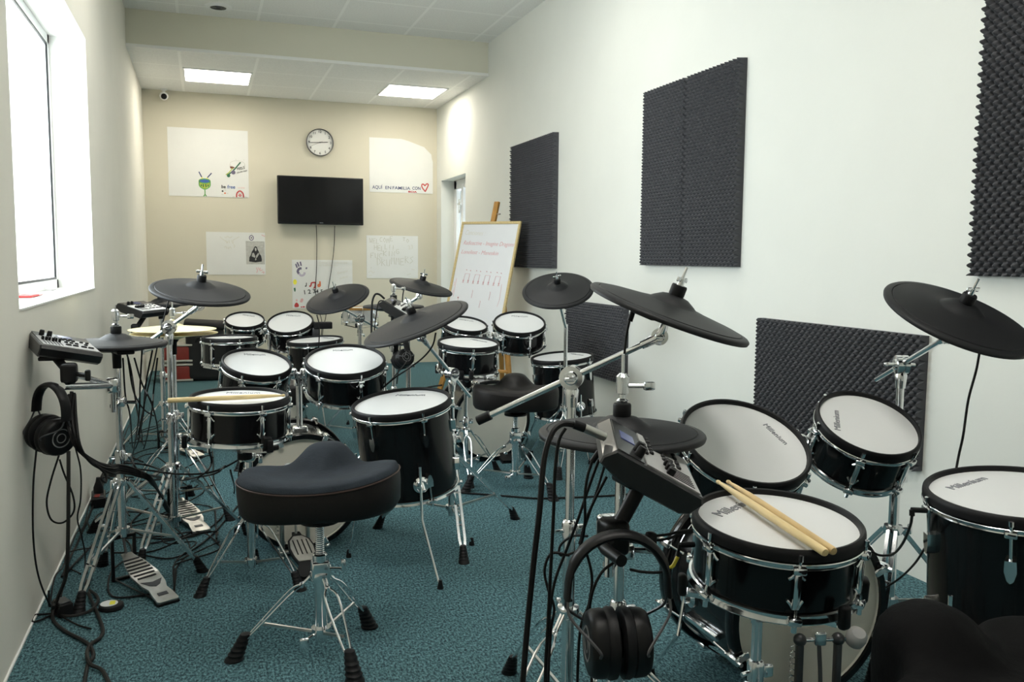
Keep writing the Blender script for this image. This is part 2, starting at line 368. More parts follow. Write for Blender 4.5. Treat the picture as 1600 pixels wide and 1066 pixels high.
def drum(name, label, c, n, R, depth, az=(.335, .942), lug0=0., nl=6, floor_tom=False, group='black drums with white mesh heads', box=None, legs=(), strainer=None, ends=None):
    c = V(c); n = V(n).normalized()
    t = thing(name, label, 'drum', place(c, n, spin_for(n, az)), group)
    key = (round(R, 4), depth)
    part(key, 'shell', GLOSS, t, lambda b: b.lathe([(.90*R, -.014), (.945*R, -.014), (.945*R, -depth+.014), (.90*R, -depth+.010), (0, -depth+.010)], 56))
    hd = part(key, 'head', HEADW, t, lambda b: b.lathe([(0, .0006), (.93*R, .0006), (.94*R, -.004), (.5*R, -.012), (0, -.012)], 56))
    logo(hd, R, ends, place(c, n, spin_for(n, az)))
    part(key, 'rubber_rim', RUBBER, t, lambda b: b.lathe([(.925*R, -.002), (.926*R, .006), (.94*R, .0105), (.97*R, .0115), (.992*R, .008), (1.0*R, .001), (1.0*R, -.010), (.96*R, -.013), (.925*R, -.010)], 64, closed=True))
    def hoop(b, z, s):
        k = .62 if s > 0 else .85
        b.lathe([(.955*R, z), (.998*R, z-.001*s), (1.006*R, z-.004*s*k), (.995*R, z-.010*s*k), (.985*R, z-.016*s*k), (.99*R, z-.020*s*k), (.96*R, z-.021*s*k)], 64, closed=True)
        for i in range(nl):
            a = 2*PI*i/nl+lug0; T = Matrix.Rotation(a, 4, 'Z')
            b.rbox(T @ V((R*1.012, 0, z-.010*s)), (.018, .024, .014), .004, T.to_3x3(), 2)
    part(key+(lug0,), 'hoop', CHROME, t, lambda b: hoop(b, -.012, 1))
    part(key+(lug0, 'b'), 'bottom_hoop', CHROME, t, lambda b: hoop(b, -depth, -1))
    for i in range(nl):
        a = 2*PI*i/nl+lug0; T = Matrix.Rotation(a, 4, 'Z'); r1 = R*1.016; zm = -depth/2
        if floor_tom:
            for s, nm in ((1, 'lug'), (-1, 'lug')):
                def lug(b, s=s):
                    z0 = -.075 if s > 0 else -depth+.062
                    sh = [(-.010, 0), (.010, 0), (.011, -.022), (.006, -.040), (0, -.045), (-.006, -.040), (-.011, -.022)]
                    b.prism(sh, 0, .017, Matrix(((0, 0, 1, .94*R), (1, 0, 0, 0), (0, s, 0, z0+(0 if s > 0 else 0)), (0, 0, 0, 1))))
                lo = part(key+(s,), nm, CHROME, t, lug, T)
                def rod(b, s=s):
                    e = (.004, -.078) if s > 0 else (-depth-.010, -depth+.066)
                    b.cyl((r1, 0, e[0]), (r1-.004, 0, e[1]), .0028, 8); b.cyl((r1, 0, e[0]), (r1, 0, e[0]-(.010 if s > 0 else -.010)), .0048, 8)
                part(key+(s,), 'tension_rod', CHROME, t, rod, T)
        else:
            def lug(b):
                h = depth*.52
                b.rbox((R*.985, 0, zm), (.011, .013, h), .003, n=2)
                for sz in (-1, 1):
                    for sy in (-1, 1): b.tube([(R*.95, sy*.013, zm+sz*h*.30), (R*.965, sy*.009, zm+sz*h*.36), (R*.985, sy*.003, zm+sz*h*.50)], .0028, 6)
            part(key, 'lug', CHROME, t, lug, T)
            def rod(b):
                b.tube([(r1, 0, .005), (r1, 0, zm+depth*.30), (R*.99, 0, zm+depth*.22), (R*.99, 0, zm-depth*.22), (r1, 0, zm-depth*.30), (r1, 0, -depth-.010)], .0027, 8)
                b.cyl((r1, 0, .005), (r1, 0, -.006), .0047, 8); b.cyl((r1, 0, -depth-.010), (r1, 0, -depth+.001), .0047, 8)
            part(key, 'tension_rod', CHROME, t, rod, T)
    if box is not None:
        T = Matrix.Rotation(box, 4, 'Z')
        part(key, 'jack_box', BPLAST, t, lambda b: b.rbox((R*.985, 0, -depth*.45), (.022, .034, .05), .004), T)
    if strainer is not None:
        T = Matrix.Rotation(strainer, 4, 'Z')
        part(key, 'hoop_clamp', BPLAST, t, lambda b: b.rbox((R*1.03, 0, -depth+.014), (.022, .030, .046), .007).rbox((R*1.02, .025, -depth-.004), (.016, .035, .016), .004), T)
    Mi = t.matrix_world.inverted()
    for foot in legs:
        # bent leg: rod through a round bracket on the shell, down to a rubber tip on the carpet
        f = V(foot); lf = Mi @ f; a = math.atan2(lf.y, lf.x); d = V((math.cos(a), math.sin(a), 0)); rr = .955*R
        br = d*rr + V((0, 0, -depth+.075)); dn = (Mi.to_3x3() @ V((0, 0, -1))).normalized(); k = d*(rr+.018)
        g = MB(); bt = basis(d, V((0, 0, 1))); bt.translation = br
        g.lathe([(0, 0), (.028, 0), (.029, .008), (.022, .012), (.018, .02), (0, .022)], 20, bt); g.build('leg_bracket', CHROME, t)
        knee = k + V((0, 0, -depth+.075)) + dn*(.10 + .02); knee = V((knee.x, knee.y, knee.z))
        topp = k + V((0, 0, -depth+.145))
        tip = lf + V((0, 0, 0)); L = MB(); L.tube([topp, knee, tip - (tip-knee).normalized()*.02], .0047, 8); lg = L.build('leg', CHROME, t)
        q = Mi.to_3x3() @ V((0, 0, 1))
        L = MB(); L.lathe([(0, 0), (.011, 0), (.0105, .006), (.006, .028), (.005, .03), (0, .03)], 12, place(lf, q)); L.build('rubber_foot', RUBBER, lg)
        L = MB(); L.cyl(k + V((0, 0, -depth+.085)) , k + V((0, 0, -depth+.065))+d*.024, .006, 8); L.build('wing_bolt', CHROME, t)
    return t

def cymbal(name, label, c, n, R, trig=(0, -1), group='black rubber cymbal pads', kind='crash', nut=True, rod=.085, spin=0.):
    t = thing(name, label, 'cymbal', place(c, n, spin_for(n, (.335, .942))), group)
    key = (round(R, 4),)
    if kind == 'brass':
        part(key, 'disc', BRONZE, t, lambda b: b.lathe([(0, .030), (.012, .029), (.034, .020), (.05, .012), (.1, .008), (R*.97, 0), (R, -.001), (R, -.0025), (.1, .005), (.05, .009), (.03, .017), (0, .026)], 64))
        return t
    flat = .010 if kind == 'hat' else .017
    part(key+(kind,), 'disc', PADR, t, lambda b: b.lathe([(0, flat+.019), (.016, flat+.019), (.03, flat+.016), (.047, flat+.006), (.053, flat+.0015), (.058, flat), (R*.5, flat*.66), (R*.885, flat*.10+.0005), (R*.895, -.0010), (R*.905, .0008), (R*.975, -.001), (R*.995, -.004), (R, -.007), (R*.99, -.012), (R*.93, -.012)] + ([(R*.70, -.016), (R*.55, -.026), (.02, -.030), (0, -.030)] if kind == 'hat' else [(R*.5, -.002), (.02, flat*.3), (0, flat*.3)]), 72))
    a = math.atan2(trig[1], trig[0])
    T = Matrix.Rotation(a, 4, 'Z')
    part(key, 'trigger_box', BPLAST, t, lambda b: b.rbox((R*.52, 0, -.011 if kind != 'hat' else -.022), (R*.62, .055, .014), .005), T)
    part(key, 'collar', RUBBER, t, lambda b: b.lathe([(0, flat+.017), (.0165, flat+.017), (.0175, flat+.022), (.0175, flat+.040), (.016, flat+.043), (0, flat+.043)], 24))
    if nut:
        T = Matrix.Rotation(spin, 4, 'Z')
        part(key, 'wing_nut', CHROME, t, lambda b: b.lathe([(0, flat+.043), (.008, flat+.043), (.0065, flat+.058), (0, flat+.058)], 12).rbox((.013, 0, flat+.056), (.018, .005, .011), .002, n=2).rbox((-.013, 0, flat+.056), (.018, .005, .011), .002, n=2), T)
        part(key, 'rod', CHROME, t, lambda b: b.cyl((0, 0, -.03), (0, 0, flat+rod), .0033, 8))
    return t

def foot_part(parent, o, f, hinge, r=.021, h=.062):
    """ribbed rubber foot that stands on the carpet and leans to its leg"""
    f = V(f); d = V((hinge.x-f.x, hinge.y-f.y, 0)).normalized(); b = MB(o)
    prof = [(0, 0), (r, 0)]
    for i in range(5):
        z = .006+i*(h-.012)/5; q = r*(1-.075*i); prof += [(q, z), (q*.86, z+.004), (q*.84, z+.008)]
    prof += [(r*.55, h-.004), (0, h)]
    sh = Matrix(((1, 0, d.x*.45, f.x), (0, 1, d.y*.45, f.y), (0, 0, 1, 0), (0, 0, 0, 1)))
    b.lathe(prof, 16, sh); b.build('rubber_foot', RUBBER, parent)

def tripod(t, o, c, hz, lz, feet, style='wire', tube=.0145, rb=.7, fr=.021, fh=.062):
    c = V(c)
    for f in feet:
        f = V((f[0], f[1], 0)); d = (f-c); d.z = 0; L = d.length; d.normalize(); s = V((-d.y, d.x, 0))
        h = V((c.x, c.y, hz))+d*(tube+.010); e = V((f.x, f.y, .045))-d*.022
        b = MB(o)
        if style == 'wire':
            for q in (-1, 1):
                b.tube(catmull([h+s*q*.004, h.lerp(e, .12)+s*q*.005, h.lerp(e, .30)+s*q*.019+V((0, 0, .010)), h.lerp(e, .75)+s*q*.013+V((0, 0, .004)), e+s*q*.004], 4), .0034, 6)
            b.rbox(h.lerp(e, .13), (.012, .012, .016), .003, n=1)
        else:
            for q in (-1, 1):
                b.tube([h+s*q*.0105, h.lerp(e, .9)+s*q*.0105, e+s*q*.006], .0068, 4, flat=s)
            b.tube([h.lerp(e, .40)+s*.016, h.lerp(e, .40)-s*.016], .006, 6); b.tube([h.lerp(e, .75)+s*.014, h.lerp(e, .75)-s*.014], .004, 6)
        lg = b.build('leg', CHROME, t)
        foot_part(lg, o, f, h, fr, fh)
        b = MB(o); m = h.lerp(e, rb); lo = V((c.x, c.y, lz))+d*(tube+.008)
        b.tube([lo, m], .0050, 4, flat=s); b.build('brace', STEEL, t)
    b = MB(o); b.lathe([(tube, -.014), (tube+.011, -.012), (tube+.013, 0), (tube+.011, .012), (tube, .014)], 20, Matrix.Translation((c.x, c.y, hz)))
    a = V((feet[0][0]-c.x, feet[0][1]-c.y, 0)).normalized(); a = V((a.x*.5-a.y*.87, a.x*.87+a.y*.5, 0))*-1
    b.cyl(V((c.x, c.y, hz)), V((c.x, c.y, hz))+a*(tube+.028), .005, 8); b.rbox(V((c.x, c.y, hz))+a*(tube+.034), (.012, .012, .030), .004, n=2)
    b.build('hinge_collar', CHROME, t)
    b = MB(o); b.lathe([(tube, -.010), (tube+.010, -.010), (tube+.010, .010), (tube, .010)], 20, Matrix.Translation((c.x, c.y, lz))); b.build('brace_collar', CHROME, t)

def feet_at(c, r, a0, n=3): return [(c[0]+r*math.cos(math.radians(a0+i*360/n)), c[1]+r*math.sin(math.radians(a0+i*360/n))) for i in range(n)]
def pole(t, o, c, segs):
    """segs: (z0, z1, radius) telescoping tubes, each joint with a memory collar and wing screw"""
    for i, (z0, z1, r) in enumerate(segs):
        b = MB(o); b.lathe([(0, z0), (r*.8, z0), (r, z0+.002), (r, z1-.002), (r*.8, z1), (0, z1)], 24, Matrix.Translation((c[0], c[1], 0))); b.build('pole', CHROME, t)
        if i < len(segs)-1:
            r2 = segs[i+1][2]; b = MB(o)
            b.lathe([(r2, -.028), (r+.003, -.026), (r+.004, .008), (r2+.004, .016), (r2, .018)], 20, Matrix.Translation((c[0], c[1], z1)))
            b.rbox((c[0]+r+.012, c[1]-.004, z1-.008), (.022, .014, .026), .004, n=2).cyl((c[0]-r, c[1], z1-.008), (c[0]-r-.022, c[1]-.004, z1-.008), .0045, 8)
            b.build('height_clamp', CHROME, t)
def ratchet(b, c, axis, r=.026, w=.030):
    axis = V(axis).normalized(); T = place(V(c)-axis*w/2, axis)
    b.lathe([(0, 0), (r*.55, 0), (r*.6, w*.1), (r, w*.12), (r, w*.42), (r*.86, w*.45), (r*.86, w*.55), (r, w*.58), (r, w*.88), (r*.6, w*.9), (r*.5, w*1.0), (0, w*1.0)], 28, T)
    b.cyl(V(c)-axis*w*.9, V(c)+axis*w*.9, r*.2, 8); b.rbox(V(c)+axis*w*.95, (r*.9, r*.35, r*.35), .002, n=1)
def boom_stand(label, base, pivot, head, n, tail=.2, feet=None, fr=.33, fa=20, hz=.34, lz=.11, style='wire', straight=False, tip=False, group='chrome cymbal stands', segs=None):
    base = V((base[0], base[1], 0)); pivot = V(pivot); head = V(head); n = V(n).normalized(); c = V((pivot.x, pivot.y, 0))
    t = thing('cymbal_stand', label, 'cymbal stand', base, group)
    feet = feet or feet_at(c, fr, fa)
    tripod(t, base, c, hz, lz, feet, style)
    zt = pivot.z-.02
    pole(t, base, c, segs or [(lz-.035, lz+(zt-lz)*.55, .0145), (lz+(zt-lz)*.5, zt, .0105)])
    under = head - n*.012
    if straight:
        til = under - n*.045
        b = MB(base); ratchet(b, til-n*.004, n.cross(V((0, 0, 1))) if abs(n.z) < .99 else V((1, 0, 0)), .017, .022); b.cyl(til, under, .007, 10); b.tube([V((c.x, c.y, zt-.02)), til], .0085, 10); b.build('tilter', CHROME, t)
        return t
    til = under - n*.050
    dr = (til-pivot).normalized(); side = dr.cross(V((0, 0, 1))).normalized()
    b = MB(base); b.lathe([(0, -.05), (.0135, -.05), (.015, -.03), (.017, -.012), (.010, 0), (0, 0)], 16, Matrix.Translation(pivot-V((0, 0, .018)))); ratchet(b, pivot, side, .027, .042); b.build('boom_clamp', CHROME, t)
    b = MB(base); b.cyl(pivot-dr*tail, til-dr*.012, .0072, 12); bo = b.build('boom_arm', CHROME, t)
    if tip: b = MB(base); b.cyl(pivot-dr*(tail+.012), pivot-dr*(tail-.022), .0115, 12); b.build('end_cap', RUBBER, bo)
    b = MB(base); ratchet(b, til, side, .019, .022); b.tube([til-dr*.045, til-dr*.01, til+n*.012, under], [.010, .012, .012, .006], 10); b.build('tilter', CHROME, t)
    return t

def hihat_stand(label, base, top, feet, hz, lz, toe=None, plate='silver', clutch=None, group='chrome hi-hat stands', pad=True, FH=.11, rodtop=None, style='wire'):
    base = V((base[0], base[1], 0)); t = thing('hihat_stand', label, 'hi-hat stand', base, group)
    tripod(t, base, base, hz, lz, feet, style, .0135)
    pole(t, base, base, [(FH-.005, .44, .0135), (.40, top-.035, .0105)])
    b = MB(base)
    if pad: b.lathe([(0, -.09), (.014, -.09), (.015, -.04), (.028, -.022), (.030, -.012), (0, -.012)], 20, Matrix.Translation((base.x, base.y, top))); b.build('pad_seat', BPLAST, t)
    clutch = clutch or top+.10
    b = MB(base); b.cyl((base.x, base.y, top-.05), (base.x, base.y, rodtop or clutch+.05), .0032, 8)
    b.build('pull_rod', CHROME, t)
    b = MB(base); z = top+.045
    b.lathe([(0, 0), (.011, 0), (.012, .004), (.007, .008), (.007, .016), (.012, .018), (.013, .050), (.007, .056), (0, .056)], 16, Matrix.Translation((base.x, base.y, z+.01)))
    b.cyl((base.x, base.y, z+.042), (base.x+.040, base.y-.014, z+.042), .0042, 8); b.rbox((base.x+.048, base.y-.017, z+.042), (.022, .012, .016), .003, n=2)
    b.build('clutch', CHROME, t)
    if toe is not None:
        toe = V((toe[0], toe[1], 0)); d = (toe-base).normalized(); s = V((-d.y, d.x, 0)); L = (toe-base).length
        fm = basis(V((0, 0, 1)), s)  # local x: sideways, y: -d
        fr = MB(base)
        for q in (-1, 1): fr.rbox(base+s*q*.038+V((0, 0, FH/2)), (.010, .014, FH), .003, basis(V((0, 0, 1)), s).to_3x3(), 2)
        fr.rbox(base+V((0, 0, FH-.002)), (.085, .016, .012), .003, basis(V((0, 0, 1)), s).to_3x3(), 2)
        fr.rbox(base+V((0, 0, .006)), (.085, .016, .010), .003, basis(V((0, 0, 1)), s).to_3x3(), 2)
        fr.build('pedal_frame', BPLAST, t)
        fr = MB(base)
        for q in (-1, 1): fr.cyl(base+s*q*.034+V((0, 0, .008)), toe+s*q*.02+V((0, 0, .008))-d*.03, .0028, 6)
        fr.build('radius_rod', DSTEEL, t)
        hp = base+d*.02+V((0, 0, FH*.62)); tp = toe+V((0, 0, .012)); ax = (tp-hp); FL = ax.length; ax.normalize(); nn = s.cross(ax); nn = nn if nn.z > 0 else -nn
        T = Matrix(((s.x, ax.x, nn.x, hp.x), (s.y, ax.y, nn.y, hp.y), (s.z, ax.z, nn.z, hp.z), (0, 0, 0, 1)))
        ol = [(-.018, 0), (.018, 0), (.020, FL*.06), (.036, FL*.22), (.046, FL*.45), (.040, FL*.66), (.030, FL*.76), (.034, FL*.84), (.036, FL*.98), (.030, FL), (-.030, FL), (-.036, FL*.98), (-.034, FL*.84), (-.030, FL*.76), (-.040, FL*.66), (-.046, FL*.45), (-.036, FL*.22), (-.020, FL*.06)]
        fb = MB(base); fb.prism(ol, -.004, .003, T); fb = fb.build('footboard', STEEL if plate == 'silver' else DSTEEL, t, 30)
        if plate == 'silver':
            for i in range(7):
                w = .030+.004*min(i, 3)-max(0, i-4)*.004; yy = FL*(.14+.062*i)
                g = MB(base); g.prism([(-w, yy), (w*.86, yy-.004), (w*.86, yy+.004), (-w, yy+.008)], .003, .0042, T); g.build('grip_strip', RUBBER, fb, 0)
            g = MB(base); g.prism([(x*.036, FL*.60+y*.040) for x, y in ((-1, 0), (-.5, .7), (0, .95), (.5, .7), (1, 0), (.6, .1), (0, .25), (-.6, .1))], .003, .0042, T); g.build('grip_patch', DSTEEL, fb, 0)
            g = MB(base); g.prism([(-.016, FL*.84), (.016, FL*.84), (.016, FL*.89), (-.016, FL*.89)], .003, .0042, T); g.build('slot', DSTEEL, fb, 0)
        g = MB(base); g.prism([(-.038, FL*.92), (.038, FL*.92), (.036, FL*1.01), (-.036, FL*1.01)], -.014, -.004, T); g.build('heel_plate', BPLAST, t, 0)
        g = MB(base); g.cyl(base+V((0, 0, FH)), hp, .005, 8); g.build('spring', DSTEEL, t)
    return t

def snare_stand(label, base, basket, R, feet, hz=.25, lz=.085, yaw=0, group='chrome snare stands'):
    base = V((base[0], base[1], 0)); bk = V(basket); t = thing('snare_stand', label, 'drum stand', base, group)
    tripod(t, base, base, hz, lz, feet, 'wire', .0135)
    jz = bk.z-.10
    pole(t, base, base, [(.05, .30, .0135), (.27, jz, .0105)])
    j = V((base.x, base.y, jz)); top = V((bk.x, bk.y, bk.z-.035))
    b = MB(base); b.ball(j+V((0, 0, .008)), .024, 16); b.cyl(j, top, .0105, 12); b.cyl(j+V((-.03, -.03, 0)), j+V((.03, .03, 0)), .006, 8); b.rbox(j+V((.035, -.02, .0)), (.014, .020, .030), .004, n=2); b.build('tilter', CHROME, t)
    b = MB(base); b.lathe([(.012, -.018), (.024, -.016), (.024, .016), (.012, .018)], 20, Matrix.Translation(j+(top-j)*.5)); b.build('basket_nut', RUBBER, t)
    for i in range(3):
        a = math.radians(yaw+120*i); d = V((math.cos(a), math.sin(a), 0)); s = V((-d.y, d.x, 0)); e = bk+d*(R*1.0)+V((0, 0, -.012))
        b = MB(base); b.tube([top+d*.01, top.lerp(e, .3)+V((0, 0, -.004)), e+V((0, 0, -.004))], .0062, 4, flat=s); ar = b.build('basket_arm', CHROME, t)
        b = MB(base); b.rbox(e+d*.012+V((0, 0, .014)), (.016, .022, .042), .006, basis(V((0, 0, 1)), d).to_3x3()); b.build('rubber_grip', RUBBER, ar)
    return t

def bass_drum(label, c, R, depth, spurs, mount, group='black bass drums'):
    """c: middle of the batter head, facing -y"""
    c = V(c); t = thing('bass_drum', label, 'bass drum', Matrix.Translation((c.x, c.y+depth/2, 0)), group); o = V((c.x, c.y+depth/2, 0))
    ax = lambda y: place((c.x, y, c.z), V((0, 1, 0)), V((1, 0, 0)))
    b = MB(o); b.lathe([(R*.86, .03), (R*.90, .03), (R*.90, depth-.03), (R*.86, depth-.03)], 64, ax(c.y)); b.build('shell', GLOSS, t)
    for y in (0, depth-.036):
        b = MB(o); b.lathe([(R*.915, y), (R*.985, y), (R, y+.006), (R, y+.030), (R*.985, y+.036), (R*.915, y+.036)], 72, ax(c.y), closed=True); h = b.build('hoop', GLOSS, t)
        b = MB(o); yy = y+.042 if y == 0 else y-.006
        b.lathe([(R*.90, yy-.006), (R*.93, yy-.006), (R*.935, yy), (R*.93, yy+.004), (R*.90, yy+.004)], 72, ax(c.y), closed=True); b.build('counter_ring', CHROME, h)
    b = MB(o); b.lathe([(0, .012), (R*.90, .012), (R*.925, .006), (R*.925, .014), (0, .016)], 64, ax(c.y)); b.build('batter_head', GREYS, t)
    b = MB(o); b.lathe([(0, depth-.012), (R*.90, depth-.012), (R*.925, depth-.006)], 64, ax(c.y)); b.build('front_head', GLOSS, t)
    for i in range(8):
        a = 2*PI*(i+.5)/8; d = V((math.cos(a), 0, math.sin(a)))
        for y0, y1, s in ((-.006, .10, 1), (depth+.006, depth-.10, -1)):
            b = MB(o); p = c+d*R*1.0; T = basis(V((0, 1, 0)), d).to_3x3()
            b.rbox(p+d*.006+V((0, y0+s*.018, 0)), (.014, .022, .048), .004, T, 2); b.rbox(p-d*.012+V((0, y0, 0)), (.040, .020, .007), .003, T, 1); cl = b.build('claw', CHROME, t)
            b = MB(o); b.cyl(p+d*.006+V((0, y0-s*.014, 0)), p+V((0, y1, 0)), .0035, 8); b.cyl(p+d*.006+V((0, y0-s*.02, 0)), p+d*.006+V((0, y0-s*.004, 0)), .0055, 8); b.build('tension_rod', CHROME, cl)
        b = MB(o); T = basis(V((0, 1, 0)), d).to_3x3(); b.rbox(c+d*R*.93+V((0, depth/2, 0)), (.020, .020, depth*.42), .006, T, 2); b.build('lug', CHROME, t)
    for tipx, tipy in spurs:
        sx = 1 if tipx > c.x else -1; a = V((c.x+sx*R*.90, c.y+depth*.62, c.z-.02)); e = V((tipx, tipy, .012)); kn = V((tipx-sx*.02, c.y+depth*.55, .15))
        b = MB(o); b.lathe([(0, 0), (.026, 0), (.026, .010), (.014, .016), (.012, .03), (0, .03)], 16, place(a-V((sx*.006, 0, 0)), V((sx, 0, 0)))); br = b.build('spur_bracket', CHROME, t)
        b = MB(o); b.tube([a+V((sx*.015, 0, .06)), a+V((sx*.02, 0, 0)), kn, e], .0055, 8); sp = b.build('spur', CHROME, t)
        b = MB(o); b.lathe([(0, 0), (.012, 0), (.007, .03), (0, .03)], 12, Matrix.Translation((tipx, tipy, 0))); b.build('rubber_tip', RUBBER, sp)
    if mount:
        mx, my, mz = mount['post']; b = MB(o); b.cyl((mx, my, c.z+R*.86), (mx, my, mz), .0125, 16); b.rbox((mx, my, c.z+R*.92), (.06, .06, .03), .008); b.lathe([(.012, -.02), (.021, -.018), (.021, .018), (.012, .02)], 16, Matrix.Translation((mx, my, mz-.03))); b.rbox((mx+.028, my-.01, mz-.03), (.020, .016, .03), .004); b.build('tom_post', CHROME, t)
        for end in mount['arms']:
            e = V(end); m = V((mx, my, mz)); b = MB(o); k = m.lerp(e, .55); k.z = max(m.z, e.z)-.004
            ratchet(b, k, (e-m).cross(V((0, 0, 1))), .020, .034); b.tube([m-V((0, 0, .02)), V((mx, my, k.z)).lerp(k, .1), k, e], .0085, 10); b.rbox(m.lerp(e, .25)+V((0, 0, k.z-m.z)), (.035, .035, .045), .008); b.build('tom_arm', CHROME, t)
    return t

def kick_pedal(label, c, heel, tone='dark', beat=None):
    """c: foot of the frame at the hoop; heel: near end of the footboard"""
    c = V((c[0], c[1], 0)); heel = V((heel[0], heel[1], 0)); d = (heel-c).normalized(); s = V((-d.y, d.x, 0)); Tm = basis(V((0, 0, 1)), s).to_3x3()
    met = DSTEEL if tone == 'dark' else STEEL
    t = thing('kick_pedal', label, 'drum pedal', c, 'bass drum pedals')
    for q in (-1, 1):
        b = MB(c); b.rbox(c+s*q*.048+V((0, 0, .10)), (.016, .022, .20), .005, Tm); b.ball(c+s*q*.048+V((0, 0, .205)), .016, 14, (1, 1, 1)); b.build('post', met, t)
    b = MB(c); b.cyl(c+s*.075+V((0, 0, .205)), c-s*.058+V((0, 0, .205)), .006, 10); b.rbox(c+V((0, 0, .21)), (.03, .026, .036), .006, Tm); ax = b.build('axle', CHROME, t)
    bd = V(beat) if beat else (V((0, 0, 1))*.13+d*.03)
    e = c+V((0, 0, .215))+bd
    b = MB(c); b.cyl(c+V((0, 0, .205)), e, .0032, 8); sh = b.build('beater_shaft', CHROME, ax)
    b = MB(c); bn = bd.normalized(); b.lathe([(0, -.022), (.016, -.022), (.023, -.014), (.025, 0), (.023, .014), (.016, .022), (0, .022)], 20, place(e, bn.cross(s))); b.build('beater', mat('beater_felt', (.42, .42, .41), .8, bump=.2, var=.1), sh)
    hp = c+d*.02+V((0, 0, .085)); tp = heel+V((0, 0, .014)); a = tp-hp; FL = a.length; a.normalize(); nn = s.cross(a); nn = nn if nn.z > 0 else -nn
    T = Matrix(((s.x, a.x, nn.x, hp.x), (s.y, a.y, nn.y, hp.y), (s.z, a.z, nn.z, hp.z), (0, 0, 0, 1)))
    ol = [(-.014, -.01), (.014, -.01), (.018, FL*.05), (.040, FL*.16), (.048, FL*.34), (.043, FL*.55), (.034, FL*.68), (.034, FL*.74), (.042, FL*.80), (.044, FL*.97), (.036, FL), (-.036, FL), (-.044, FL*.97), (-.042, FL*.80), (-.034, FL*.74), (-.034, FL*.68), (-.043, FL*.55), (-.048, FL*.34), (-.040, FL*.16), (-.018, FL*.05)]
    b = MB(c); b.prism(ol, -.008, .002, T); fb = b.build('footboard', BPLAST if tone == 'dark' else BPLAST, t, 30)
    b = MB(c); b.prism([(x*.86, FL*.5+(y-FL*.5)*.93) for x, y in ol if y > 0 and y < FL*.72], .002, .004, T); g = b.build('grip_plate', STEEL if tone != 'dark' else DSTEEL, fb, 0)
    for q in range(4): b = MB(c); b.prism([(-.026+q*.0165, FL*.18), (-.022+q*.0165, FL*.18), (-.022+q*.0165, FL*.52), (-.026+q*.0165, FL*.52)], .004, .0055, T); b.build('grip_rib', BPLAST, fb, 0)
    b = MB(c); b.prism([(-.046, FL*.78), (.046, FL*.78), (.046, FL*1.02), (-.046, FL*1.02)], -.016, -.008, T); b.build('heel_plate', BPLAST, t, 0)
    b = MB(c); b.tube([c+V((0, 0, .195)), c+d*.012+V((0, 0, .14)), hp], .005, 6); b.build('chain', met, t)
    hx = [c-s*.066+V((math.cos(i*.9)*.006, math.sin(i*.9)*.006, .19-.0022*i)) for i in range(50)]
    b = MB(c); b.tube(hx, .0014, 5); b.build('spring', CHROME, t)
    b = MB(c)
    for q in (-1, 1): b.cyl(c+s*q*.04+V((0, 0, .008)), heel+s*q*.03+V((0, 0, .008))-d*.03, .0028, 6)
    b.build('radius_rod', met, t)
    b = MB(c); b.rbox(c+V((0, 0, .012)), (.12, .03, .012), .004, Tm); b.build('hoop_clamp', met, t)
    return t

